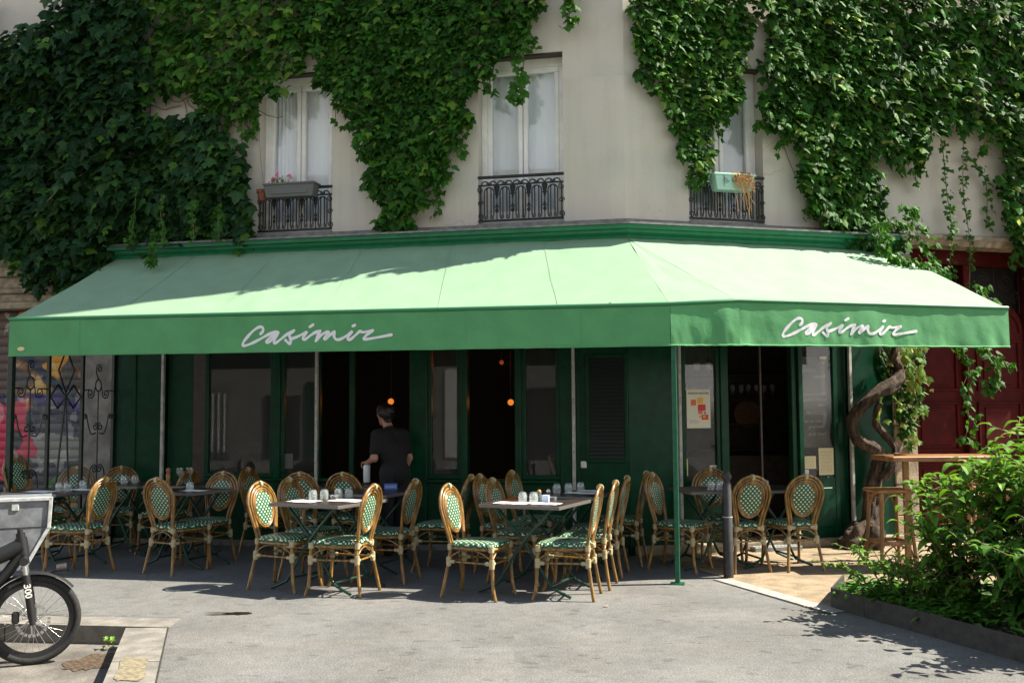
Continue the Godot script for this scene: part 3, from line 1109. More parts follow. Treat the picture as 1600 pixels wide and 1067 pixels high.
func neighbour() -> void:
	var b := thing("neighbour_shopfront", "grimy stone shopfront with graffiti covered roller shutter, behind the iron trellis", "shopfront", TL * Vector3(-7.5, 0, 0))
	var o := Transform3D(BL.basis, Z0)
	var x := 7.5   # local x of the facade + 7.5
	put("pillar", span(-6.34 + x, -5.91 + x, 0.0, 3.22, -0.4, 0.0, 0.01), surf(Color(0.34, 0.31, 0.27), 0.9, 1.6, 0.72, 0.2, 0.82, 0.2), b, o)
	put("side_wall", span(-9.0 + x, -8.9 + x, 0.0, 3.22, -0.4, 0.0), M.plaster, b, o)
	for e in [[2.72, 2.80, 0.05], [2.802, 2.90, 0.02], [2.902, 2.96, 0.07], [2.962, 3.10, 0.03], [3.102, 3.218, 0.09]]:
		put("stone_course", span(-9.0 + x, -5.94 + x, e[0], e[1], -0.4, e[2], 0.008), M.limestone2, b, o)
	var gm := picture(graffiti_image(), 0.6)
	gm.albedo_color = Color(1, 1, 1)
	var n := 26
	for k in n:
		var y0 := 0.02 + k * 0.1035
		var s := MB.new()
		var v0 := 1.0 - float(k) / n
		var v1 := 1.0 - float(k + 1) / n
		s.grid(2, 4, func(u: float, v: float) -> Vector3: return Vector3(lerpf(-8.9 + x, -6.34 + x, u), y0 + v * 0.1, -0.16 + 0.018 * sin(v * PI)), Vector2.ONE)
		for q in s.t.size():
			s.t[q] = Vector2(s.t[q].x, lerpf(v0, v1, s.t[q].y))
		put("slat", s, gm, b, o)
	put("shutter_back", span(-8.9 + x, -6.34 + x, 0.0, 2.72, -0.36, -0.20), M.dark, b, o)

func red_door() -> void:
	# carriage door of the house to the right
	var b := thing("carriage_door", "tall dark red wooden carriage door with arched iron grilles", "door", TR * Vector3(4.6, 0, 0))
	var o := Transform3D(BR.basis, Z0)
	var f := func(x: float) -> float: return x - 4.6
	put("lintel", moulding(f.call(3.45), f.call(6.6), 0, 0, [Vector2(-0.4, 3.33), Vector2(0.03, 3.33), Vector2(0.06, 3.38), Vector2(0.09, 3.40), Vector2(0.09, 3.44), Vector2(0.0, 3.47), Vector2(-0.4, 3.47)]), M.limestone2, b, o)
	put("door_frame", span(f.call(3.45), f.call(6.6), 3.16, 3.328, -0.4, -0.22), M.red, b, o)
	for x in [3.45, 4.34, 5.24, 6.14]:
		put("door_post", span(f.call(x), f.call(x) + 0.11, 0.0, 3.16, -0.4, -0.21, 0.01), M.red, b, o)
	for k in 3:
		var x0: float = f.call([3.56, 4.45, 5.35][k])
		var x1: float = x0 + 0.78
		var mid := (x0 + x1) / 2
		# arched leaf
		var pl := PackedVector2Array([Vector2(x0, 0.02), Vector2(x1, 0.02), Vector2(x1, 2.38)])
		for q in 13:
			var an := PI * q / 12.0
			pl.append(Vector2(mid + cos(an) * 0.385, 2.40 + sin(an) * 0.34))
		pl.append(Vector2(x0, 2.38))
		var lf := MB.new()
		lf.prism(pl, -0.34, -0.28)
		var leaf := put("leaf", lf, M.red, b, o)
		var tr := MB.new()
		var pts := []
		for q in 17:
			var an := PI * q / 16.0
			pts.append(Vector3(mid + cos(an) * 0.33, 2.38 + sin(an) * 0.29, -0.275))
		tr.tube(pts, 0.022, 6)
		put("arch_moulding", tr, M.red, leaf)
		for y in [[0.12, 0.85], [0.98, 1.55], [1.68, 2.28]]:
			var pm := MB.new()
			for e in [[x0 + 0.08, x1 - 0.08, y[0], y[0] + 0.03], [x0 + 0.08, x1 - 0.08, y[1] - 0.03, y[1]], [x0 + 0.08, x0 + 0.11, y[0] + 0.03, y[1] - 0.03], [x1 - 0.11, x1 - 0.08, y[0] + 0.03, y[1] - 0.03]]:
				pm.box(Vector3((e[0] + e[1]) / 2, (e[2] + e[3]) / 2, -0.27), Vector3(e[1] - e[0], e[3] - e[2], 0.022), 0.007)
			pm.box(Vector3(mid, (y[0] + y[1]) / 2, -0.274), Vector3(0.42, y[1] - y[0] - 0.14, 0.015), 0.007)
			put("door_panel", pm, M.red, leaf)
		# iron scrolls over the arch
		var gr := MB.new()
		for s in [-1, 1]:
			gr.tube(spiral(Vector2(mid + s * 0.17, 2.98), 0.12, PI / 2, s * 2.2, 36), 0.009, 5)
			gr.tube(spiral(Vector2(mid + s * 0.30, 2.82), 0.08, -PI / 2, -s * 1.6, 26), 0.008, 5)
			gr.tube([Vector3(mid + s * 0.36, 2.6, 0), Vector3(mid + s * 0.36, 3.15, 0)], 0.008, 5)
		gr.tube([Vector3(mid, 2.74, 0), Vector3(mid, 3.16, 0)], 0.008, 5)
		put("iron_grille", gr, M.iron, b, Transform3D(o.basis, o * Vector3(0, 0, -0.30)))
	put("backing", span(f.call(3.45), f.call(6.6), 0.0, 3.3, -0.46, -0.405), M.dark, b, o)
	put("wall_beside", span(f.call(6.6), f.call(9.0), 0.0, 3.47, -0.4, 0.0), M.plaster, b, o)
	var kn := MB.new()
	kn.lathe([Vector2(0.0, 0.0), Vector2(0.012, 0.0), Vector2(0.012, 0.03), Vector2(0.03, 0.045), Vector2(0.034, 0.065), Vector2(0.02, 0.085), Vector2(0.0, 0.09)], 14, Transform3D(o.basis * Basis(Vector3.RIGHT, PI / 2), o * Vector3(f.call(5.18), 1.12, -0.265)))
	put("door_knob", kn, flat(Color(0.6, 0.36, 0.1), 0.3, 0.9), b)

func opposite() -> void:
	# the houses across the street, seen in the panes
	var b := thing("opposite_house", "pale stone house across the street, mirrored in the panes", "building", Vector3(-2, -0.12, 11.0), PI - 0.32)
	put("wall", span(-24, 24, 0, 9.2, -6.0, 0.0), surf(Color(0.30, 0.28, 0.245), 0.9, 3.0, 0.8, 0.6, 0.88), b)
	for e in [[3.6, 3.9, 0.2], [7.1, 7.3, 0.12], [8.9, 9.35, 0.4]]:
		put("string_course", span(-24.05, 24.05, e[0], e[1], -0.2, e[2], 0.02), M.limestone, b)
	for k in 17:
		for r in 2:
			var x := -22.4 + k * 2.8
			var y: float = [4.3, 7.4, 11.0][r]
			var h: float = [2.1, 1.2, 1.6][r]
			var o := put("window", span(x - 0.55, x + 0.55, y, y + h, -0.05, 0.03), M.dark, b)
			put("shutter", span(x - 1.1, x - 0.57, y, y + h, 0.0, 0.05), M.white, o)
			put("shutter", span(x + 0.57, x + 1.1, y, y + h, 0.0, 0.05), M.white, o)
	var tones := [M.dark, M.white, M.brown, M.green, M.dark, M.planter_grey, M.white]
	for k in 22:
		var x := -23.0 + k * 2.1 + 0.3 * sin(k * 2.7)
		var wd: float = 0.45 + 0.4 * absf(sin(k * 1.9))
		var o := put("shop_opening", span(x - wd, x + wd, 0.1, 2.6 + 0.5 * sin(k * 1.3), -0.05, 0.04), tones[k % 7], b)
		if k % 3 == 1:
			for q in 5:
				put("bar", span(x - wd + 0.1 + q * 0.2, x - wd + 0.14 + q * 0.2, 0.3, 2.2, 0.05, 0.09), M.white if tones[k % 7] != M.white else M.iron, o)

func interior() -> void:
	# the room behind the shopfront
	var flo := [TL * Vector3(-5.9, 0, -0.09), TL * Vector3(0, 0, -0.09), TR * Vector3(3.15, 0, -0.09), Vector3(5.2, 0, -15.4), Vector3(-5.6, 0, -15.6)]
	var pl := PackedVector2Array()
	for p in flo:
		pl.append(Vector2(p.x, -p.z))
	var up := Transform3D(Basis(Vector3(1, 0, 0), Vector3(0, 0, -1), Vector3(0, 1, 0)), Z0)
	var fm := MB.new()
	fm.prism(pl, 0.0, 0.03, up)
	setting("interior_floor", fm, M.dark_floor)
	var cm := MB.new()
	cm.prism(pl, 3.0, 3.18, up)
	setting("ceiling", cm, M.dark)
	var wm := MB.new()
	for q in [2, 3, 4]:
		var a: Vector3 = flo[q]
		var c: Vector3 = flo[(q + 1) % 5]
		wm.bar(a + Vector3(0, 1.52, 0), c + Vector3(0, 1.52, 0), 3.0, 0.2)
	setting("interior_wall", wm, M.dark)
	# bar shelves seen through the right-hand door
	var sh := thing("bar_shelf", "dark bar shelf unit behind the open cafe door", "shelf", Vector3(2.75, 0.03, -12.75))
	put("back_board", span(-0.95, 0.8, 0, 2.3, -0.2, -0.17), M.brown, sh)
	for y in [0.92, 1.24, 1.55, 1.86]:
		put("shelf", span(-0.95, 0.8, y, y + 0.03, -0.17, 0.12, 0.004), M.brown, sh)
	put("counter", span(-0.95, 0.8, 0.0, 0.9, 0.2, 0.75, 0.01), M.brown, sh)
	var g0: Node3D = null
	var wg := MB.new()
	wg.lathe([Vector2(0.03, 0), Vector2(0.004, 0.005), Vector2(0.004, 0.07), Vector2(0.032, 0.1), Vector2(0.036, 0.14), Vector2(0.03, 0.18)], 12)
	for k in 14:
		solo("wine_glass", wg, M.tumbler, "stemmed wine glass in the row on the dark bar shelf", "glass", Vector3(2.02 + k * 0.1, 1.61, -12.75 + 0.05 * (k % 2)), 0, "wine glasses on the bar shelf")
	var bt := MB.new()
	bt.lathe([Vector2(0.0, 0.0), Vector2(0.038, 0.0), Vector2(0.04, 0.02), Vector2(0.04, 0.19), Vector2(0.016, 0.25), Vector2(0.014, 0.31), Vector2(0.0, 0.312)], 14)
	var lb := MB.new()
	lb.lathe([Vector2(0.041, 0.06), Vector2(0.041, 0.15)], 14)
	for k in 3:
		var o := thing("bottle", ["white labelled bottle on the top bar shelf, behind the poster window", "white labelled bottle on the top bar shelf, middle of three", "white labelled bottle on the top bar shelf, beside the door post"][k], "bottle", Vector3(2.36 + k * 0.155, 1.92, -12.72))
		put("body", bt, flat(Color(0.02, 0.03, 0.015), 0.15), o)
		put("paper_label", lb, M.paper, o)
	var bk := MB.new()
	bk.lathe([Vector2(0.0, 0.0), Vector2(0.15, 0.0), Vector2(0.17, 0.02), Vector2(0.17, 0.04), Vector2(0.13, 0.05), Vector2(0.0, 0.045)], 24, Transform3D(Basis(Vector3.RIGHT, PI / 2), Z0))
	solo("round_basket", bk, surf(Color(0.36, 0.17, 0.08), 0.7, 0.2, 0.6, 0.03, 0.6, 0.1, false), "round brown woven basket leaning on the bar shelf", "basket", Vector3(2.98, 1.42, -12.68))
	# three glowing globes
	for k in 3:
		var at := [Vector3(-1.50, 1.60, -12.3), Vector3(-0.02, 1.58, -12.2), Vector3(-0.13, 2.07, -12.2)][k] as Vector3
		var o := thing("globe_lamp", ["amber globe lamp glowing behind the person in the cafe", "amber globe lamp glowing beside the window mullion", "small orange ceiling lamp glowing near the awning edge"][k], "lamp", at)
		var sm := SphereMesh.new()
		sm.radius = 0.038 if k < 2 else 0.028
		sm.height = sm.radius * 2.0
		sm.radial_segments = 20
		sm.rings = 10
		var em := flat(Color(0.9, 0.5, 0.2), 0.5)
		em.emission_enabled = true
		em.emission = Color(1.0, 0.55, 0.16) if k < 2 else Color(1.0, 0.28, 0.06)
		em.emission_energy_multiplier = 0.26 if k < 2 else 0.05
		put("globe", sm, em, o)
		var cd := MB.new()
		cd.tube([Vector3(0, sm.radius, 0), Vector3(0, 3.0 - at.y, 0)], 0.004, 5)
		put("cord", cd, M.black, o)
		var l := OmniLight3D.new()
		l.name = "glow"
		l.light_color = em.emission
		l.light_energy = 0.012
		l.light_size = sm.radius
		l.omni_range = 8.0
		l.omni_attenuation = 2.0
		l.shadow_enabled = true
		o.add_child(l)

# ------------------------------------------------------------------ awning
var FL: Vector3
var FM: Vector3
var FC: Vector3
var FD: Vector3

func vdisp(seg: int, u: float, v: float) -> float:   # how far the valance bellies out
	var s := seg * 13.7
	var x: float = u * [6.5, 0.62, 2.85][seg]
	var w := 0.004 * nz.get_noise_2d(x * 1.3 + s, v * 0.7)
	if seg > 0:
		w += 0.011 * v * nz.get_noise_2d(x * 5.0 + s, v * 0.8) + 0.02 * v * nz.get_noise_2d(x * 1.6 + s, 3.0)
		if seg == 1:
			w += 0.022 * sin(v * PI * 0.7) * exp(-pow((u - 0.80) * 6.0, 2.0)) - 0.02 * v * exp(-pow((u - 0.55) * 5.0, 2.0))
		else:
			w += -0.02 * v * exp(-pow((u - 0.07) * 18.0, 2.0)) + 0.014 * v * exp(-pow((u - 0.46) * 20.0, 2.0)) + 0.01 * v * exp(-pow((u - 0.9) * 24.0, 2.0))
	return w

func valance_at(seg: int, u: float, v: float, lift := 0.0) -> Vector3:
	var a: Vector3 = [FL, FM, FC][seg]
	var b: Vector3 = [FM, FC, FD][seg]
	var p := a.lerp(b, u)
	var out := Vector3(-(b - a).z, 0, (b - a).x).normalized()
	if out.z < 0.0:
		out = -out
	var bot: float = lerpf([2.052, 2.030, 2.036][seg], [2.030, 2.036, 2.050][seg], u)
	bot += 0.006 * nz.get_noise_2d(u * 14.0 + seg * 5.0, 9.0) * (1.0 if seg > 0 else 0.4)
	return Vector3(p.x, lerpf(p.y - 0.012, bot, v), p.z) + out * (vdisp(seg, u, v) + lift + 0.007)

func awning() -> void:
	var o := thing("awning", "large green canvas awning with white script lettering over the terrace", "awning", CO)
	FL = TL * Vector3(-6.0, 2.42, 1.65)
	FM = TL * Vector3(0.527, 2.39, 1.65)
	FC = TR * Vector3(0.34, 2.432, 1.75)
	FD = TR * Vector3(3.18, 2.425, 1.75)
	var b0 := TL * Vector3(-5.84, 3.245, 0.13)
	var b1 := TL * Vector3(0.03, 3.245, 0.13)
	var b2 := TR * Vector3(3.15, 3.215, 0.13)
	var top := func(called: String, p0: Vector3, p1: Vector3, q0: Vector3, q1: Vector3, nu: int, sag: float) -> MeshInstance3D:
		var m := MB.new()
		m.grid(nu, 10, func(u: float, v: float) -> Vector3:
			var p: Vector3 = p0.lerp(p1, u).lerp(q0.lerp(q1, u), v)
			var dip: float = sag * sin(v * PI) * (0.6 + 0.4 * sin(u * PI)) * (0.7 + 0.6 * absf(sin(u * nu * 0.33))) + 0.012 * nz.get_noise_2d(u * nu * 0.2, v * 1.5) + 0.004 * nz.get_noise_2d(u * nu * 0.9, v * 3.0) * sin(v * PI)
			return p - Vector3(0, dip, 0) - CO, Vector2.ONE, true)
		return put(called, m, M.awning_top, o)
	top.call("canopy", b0, b1, FL, FM, 48, 0.022)
	top.call("canopy", b1, b1 + Vector3(0.004, 0, 0), FM, FC, 8, 0.012)
	top.call("canopy", b1 + Vector3(0.004, 0, 0), b2, FC, FD, 28, 0.022)
	var seam := MB.new()
	for e in [[b1, FM], [b1, FC]]:
		var pts := []
		for q in 13:
			var v := q / 12.0
			pts.append(e[0].lerp(e[1], v) - Vector3(0, 0.012 * sin(v * PI), 0) - CO + Vector3(0, 0.001, 0))
		seam.tube(pts, 0.002, 5)
	put("seam", seam, M.awning_top, o)
	for k in 5:
		var sm := MB.new()
		var u := 0.17 + k * 0.17
		var pts := []
		for q in 13:
			var v := q / 12.0
			pts.append(b0.lerp(b1, u).lerp(FL.lerp(FM, u), v) - CO + Vector3(0, 0.0035 - 0.022 * sin(v * PI) * (0.6 + 0.4 * sin(u * PI)), 0))
		sm.tube(pts, 0.0018, 4)
		put("seam", sm, M.awning_top, o)
	var bar := MB.new()
	bar.tube([FL - CO, FM - CO, FC - CO, FD - CO], 0.021, 10)
	put("front_bar", bar, M.awning_bar, o)
	for s in 3:
		var m := MB.new()
		var nu: int = [90, 30, 90][s]
		m.grid(nu, 12, func(u: float, v: float) -> Vector3: return valance_at(s, u, v) - CO, Vector2.ONE, true)
		put("valance", m, M.awning, o)
		var hm := MB.new()
		var pts := []
		for q in nu + 1:
			pts.append(valance_at(s, float(q) / nu, 1.0) - CO + Vector3(0, 0.004, 0))
		hm.tube(pts, 0.009, 6)
		put("hem", hm, M.awning, o)
	for u in [0.12, 0.32, 0.53, 0.72, 0.88]:
		var m := MB.new()
		m.grid(1, 12, func(a: float, v: float) -> Vector3: return valance_at(0, u + a * 0.002, v, 0.002) - CO, Vector2.ONE, true)
		put("seam", m, M.awning, o)
	# lettering, hand-brushed strokes; x 70..1532 and y in tracing units
	for side in 2:
		var sg := 0 if side == 0 else 2
		var lift := 0.003
		put("lettering", script_word(sg), M.letters, o)
		for w in 2:
			put("letter_dot", script_word(sg, w), M.letters, o)
	# oval maker's plate
	var ov := MB.new()
	var pp := PackedVector2Array()
	for q in 20:
		pp.append(Vector2(cos(TAU * q / 20) * 0.04, sin(TAU * q / 20) * 0.02))
	ov.prism(pp, -0.002, 0.004)
	put("oval_plate", ov, flat(Color(0.66, 0.56, 0.32), 0.5), o, Transform3D(BL.basis, valance_at(0, 0.022, 0.80, 0.004) - CO))
	# posts, wall bar and arms
	var ps := MB.new()
	ps.box(Vector3(0, 1.2, 0), Vector3(0.042, 2.4, 0.06), 0.004)
	ps.box(Vector3(0, 0.006, 0), Vector3(0.12, 0.012, 0.11), 0.003)
	put("post", ps, M.awning_post, o, Transform3D(BL.basis, Vector3(1.40, 0, -8.60) - CO))
	var p2 := MB.new()
	p2.box(Vector3(0, 1.18, 0), Vector3(0.055, 2.36, 0.06), 0.004)
	put("post", p2, M.iron_green, o, Transform3D(BL.basis, Vector3(-5.0, 0, -9.93) - CO))
	for e in [[BL, -5.6], [BL, -3.4], [BL, -1.6], [BL, 0.0], [BR, 1.1], [BR, 2.6]]:
		var am := MB.new()
		var tf: Transform3D = e[0]
		am.tube([tf * Vector3(e[1], 3.0, 0.06), tf * Vector3(e[1] + 0.05, 2.6, 0.9), tf * Vector3(e[1], 2.40, 1.62)], 0.018, 6)
		put("arm", am, M.black, o)

func script_word(sg: int, which := -1) -> MB:
	var strokes := [
		[Vector2(262, 178), Vector2(285, 150), Vector2(283, 118), Vector2(245, 112), Vector2(190, 145), Vector2(135, 200), Vector2(95, 250), Vector2(88, 280), Vector2(112, 286), Vector2(170, 268), Vector2(240, 236), Vector2(300, 205), Vector2(350, 180), Vector2(400, 160), Vector2(432, 165)],
		[Vector2(430, 165), Vector2(385, 190), Vector2(340, 230), Vector2(324, 256), Vector2(345, 260), Vector2(395, 215), Vector2(438, 168)],
		[Vector2(438, 168), Vector2(412, 215), Vector2(396, 258), Vector2(415, 266), Vector2(470, 228), Vector2(520, 190), Vector2(592, 152)],
		[Vector2(592, 152), Vector2(562, 178), Vector2(548, 200), Vector2(562, 232), Vector2(562, 262), Vector2(552, 276), Vector2(524, 256), Vector2(510, 242)],
		[Vector2(556, 236), Vector2(620, 214), Vector2(675, 190), Vector2(715, 172)],
		[Vector2(715, 172), Vector2(690, 205), Vector2(680, 230), Vector2(702, 238), Vector2(750, 205), Vector2(800, 175), Vector2(848, 162)],
		[Vector2(848, 162), Vector2(824, 205), Vector2(806, 256)],
		[Vector2(806, 256), Vector2(850, 208), Vector2(905, 176), Vector2(928, 178), Vector2(902, 210), Vector2(890, 236), Vector2(905, 238), Vector2(950, 198), Vector2(986, 172)],
		[Vector2(986, 172), Vector2(982, 215), Vector2(1000, 244), Vector2(1040, 246), Vector2(1100, 215), Vector2(1152, 178)],
		[Vector2(1152, 178), Vector2(1122, 215), Vector2(1114, 244), Vector2(1140, 248), Vector2(1190, 208), Vector2(1228, 176), Vector2(1260, 184), Vector2(1352, 170)],
		[Vector2(1352, 170), Vector2(1300, 205), Vector2(1268, 238), Vector2(1284, 250), Vector2(1380, 238), Vector2(1526, 214)],
		[Vector2(746, 122), Vector2(778, 102)], [Vector2(1160, 124), Vector2(1180, 116)]]
	strokes = strokes.slice(0, 11) if which < 0 else [strokes[11 + which]]
	var m := MB.new()
	var lift := 0.0018
	var k := 0.243 / 246.2
	var place := func(p: Vector2, l: float) -> Vector3:
		var s := (p.x - 70.0) / 1462.0
		var u: float
		var y: float
		if sg == 0:
			u = (6.0 - lerpf(3.484, 1.987, s)) / 6.527
			y = 2.330 - (p.y - 61.5) * k
		else:
			u = (lerpf(0.75, 2.155, s) - 0.34) / 2.84
			y = 2.296 - (p.y - 100.0) * k * 0.94
		var t0 := valance_at(sg, u, 0.0).y
		var t1 := valance_at(sg, u, 1.0).y
		return valance_at(sg, u, clampf((t0 - y) / (t0 - t1), 0.0, 1.0), l) - CO
	for st in strokes:
		var pts: Array = smooth(st, 7) if st.size() > 2 else st
		var prev := []
		for q in pts.size():
			var a: Vector2 = pts[maxi(q - 1, 0)]
			var b: Vector2 = pts[mini(q + 1, pts.size() - 1)]
			var d := (b - a).normalized()
			var side := Vector2(-d.y, d.x) * (13.0 + 2.0 * sin(q * 0.4))
			var p: Vector2 = pts[q]
			var cur := [place.call(p + side, lift), place.call(p - side, lift)]
			if q > 0:
				m.quad(prev[0], cur[0], cur[1], prev[1])
			else:
				for e in 4:
					var a0 := PI * e / 4
					var a1 := PI * (e + 1) / 4
					m.tri(place.call(p, lift), place.call(p + side * cos(a0) - d * 13.0 * sin(a0), lift), place.call(p + side * cos(a1) - d * 13.0 * sin(a1), lift))
			if q == pts.size() - 1:
				for e in 4:
					var a0 := PI * e / 4
					var a1 := PI * (e + 1) / 4
					m.tri(place.call(p, lift), place.call(p + side * cos(a0) + d * 13.0 * sin(a0), lift), place.call(p + side * cos(a1) + d * 13.0 * sin(a1), lift))
			prev = cur
		lift += 0.0003
	return m

func trellis() -> void:
	var a := Vector3(-5.0, 0, -9.93)
	var c := TL * Vector3(-5.9, 0, 0.05)
	var x := (c - a).normalized()
	var l := a.distance_to(c)
	var o := thing("iron_trellis", "dark green wrought iron side screen with scrolls and diamonds", "iron screen", a)
	var t := Transform3D(Basis(x, Vector3.UP, x.cross(Vector3.UP)), Z0)
	for k in [1, 2, 3]:
		put("post", span(l * k / 3 - 0.018, l * k / 3 + 0.018, 0, 2.2, -0.018, 0.018, 0.003), M.iron_green, o, t)
	put("rail", span(0.03, l, 0.08, 0.11, -0.012, 0.012), M.iron_green, o, t)
	put("rail", span(0.03, l, 2.16, 2.2, -0.012, 0.012), M.iron_green, o, t)
	for k in [0, 2]:
		var m := MB.new()
		var cx: float = l * (k + 0.5) / 3
		m.tube([Vector3(cx, 0.1, 0), Vector3(cx, 1.72, 0)], 0.008, 5)
		var ring := []
		for q in 18:
			ring.append(Vector3(cx + cos(TAU * q / 18) * 0.05, 1.79 + sin(TAU * q / 18) * 0.065, 0))
		m.tube(ring, 0.008, 5, true)
		m.tube([Vector3(cx, 1.855, 0), Vector3(cx - 0.04, 1.93, 0)] + spiral(Vector2(cx + 0.01, 1.98), 0.05, PI, -1.4), 0.007, 5)
		for s in [-1, 1]:
			m.tube([Vector3(cx + s * 0.05, 1.78, 0), Vector3(cx + s * 0.07, 1.72, 0)] + spiral(Vector2(cx + s * 0.13, 1.70), 0.06, PI if s > 0 else 0.0, s * 1.5), 0.007, 5)
			m.tube([Vector3(cx + s * 0.16, 1.74, 0), Vector3(cx + s * l / 6, 1.73, 0)], 0.007, 5)
			m.tube(spiral(Vector2(cx + s * 0.045, 1.33), 0.045, PI / 2, s * 1.3), 0.007, 5)
			m.tube(smooth([Vector3(cx + s * 0.03, 1.26, 0), Vector3(cx + s * 0.10, 1.25, 0), Vector3(cx + s * 0.15, 1.33, 0), Vector3(cx + s * 0.18, 1.44, 0)]) + spiral(Vector2(cx + s * 0.215, 1.44), 0.035, PI if s > 0 else 0.0, -s * 1.4), 0.007, 5)
			m.tube(spiral(Vector2(cx + s * 0.045, 0.86), 0.045, PI / 2, s * 1.3), 0.007, 5)
			m.tube(smooth([Vector3(cx + s * 0.05, 0.91, 0), Vector3(cx + s * 0.12, 0.84, 0), Vector3(cx + s * 0.15, 0.60, 0), Vector3(cx + s * 0.2, 0.45, 0)]), 0.007, 5)
		put("scroll", m, M.iron_green, o, t)
	var d := MB.new()
	var cx := l * 0.5
	var dia := func(px: float, py: float, rx: float, ry: float) -> void:
		d.tube([Vector3(px - rx, py, 0), Vector3(px, py + ry, 0), Vector3(px + rx, py, 0), Vector3(px, py - ry, 0)], 0.011, 5, true)
	dia.call(cx, 1.94, 0.12, 0.24)
	dia.call(cx - 0.12, 1.66, 0.115, 0.125)
	dia.call(cx + 0.12, 1.66, 0.115, 0.125)
	d.tube([Vector3(cx, 1.70, 0), Vector3(cx - 0.2, 0.1, 0)], 0.011, 5)
	d.tube([Vector3(cx, 1.70, 0), Vector3(cx + 0.12, 0.1, 0)], 0.011, 5)
	put("diamond", d, M.iron_green, o, t)
	var g := MB.new()
	g.grid(30, 20, func(u: float, v: float) -> Vector3: return Vector3(lerpf(0.05, l - 0.02, u), lerpf(0.1, 2.15, v), -0.03 + 0.006 * nz.get_noise_2d(u * 5.0, v * 6.0)))
	put("clear_sheet", g, glass(0.06, 0.10), o, t)

# ------------------------------------------------------------------ leaves
func ivy_leaf(k := 0) -> MB:   # hangs from its stalk at the origin, tip down, faces +z
	var m := MB.new()
	var w := [1.0, 0.86, 1.1][k] as float
	var f := func(p: Vector2) -> Vector3:
		return Vector3(p.x * w, p.y, -0.22 * absf(p.x) - 0.16 * p.y * p.y + 0.03 * sin(p.x * 9.0 + k))
	var mid := [Vector2(0, 0), Vector2(0, -0.42), Vector2(0, -1.0)]
	for s in [-1.0, 1.0]:
		var o := [Vector2(0.17 * s, 0.10), Vector2(0.37 * s, -0.02), Vector2(0.55 * s, -0.42), Vector2(0.27 * s, -0.44), Vector2(0.20 * s, -0.66)]
		for t in [[mid[0], o[0], o[1]], [mid[0], o[1], o[2]], [mid[0], o[2], o[3]], [mid[0], o[3], mid[1]], [mid[1], o[3], o[4]], [mid[1], o[4], mid[2]]]:
			if s > 0:
				m.tri(f.call(t[0]), f.call(t[2]), f.call(t[1]))
			else:
				m.tri(f.call(t[0]), f.call(t[1]), f.call(t[2]))
	return m

func lance_leaf(k := 0) -> MB:   # along +z from its stalk, faces up
	var m := MB.new()
	var w := [0.20, 0.26, 0.17][k] as float
	var prev := []
	for q in 6:
		var f := q / 5.0
		var half := w * sin(PI * pow(f, 0.8)) + 0.004
		var y := 0.10 * sin(f * PI) - 0.30 * f * f
		var cur := [Vector3(-half, y + half * 0.35, f), Vector3(0, y, f), Vector3(half, y + half * 0.35, f)]
		if q > 0:
			m.quad(prev[0], cur[0], cur[1], prev[1])
			m.quad(prev[1], cur[1], cur[2], prev[2])
		prev = cur
	return m

func scatter(parent: Node3D, mesh: Mesh, where: Array, tint: Array, called := "foliage") -> void:   # joined remainder of a plant's leaves
	var mm := MultiMesh.new()
	mm.transform_format = MultiMesh.TRANSFORM_3D
	mm.use_colors = true
	mm.mesh = mesh
	mm.instance_count = where.size()
	for k in where.size():
		mm.set_instance_transform(k, where[k])
		mm.set_instance_color(k, tint[k])
	var o := MultiMeshInstance3D.new()
	o.name = called
	o.multimesh = mm
	o.material_override = M.ivy_many
	o.set_meta("kind", "stuff")
	parent.add_child(o, true)

var leaf_meshes := []
var lance_meshes := []

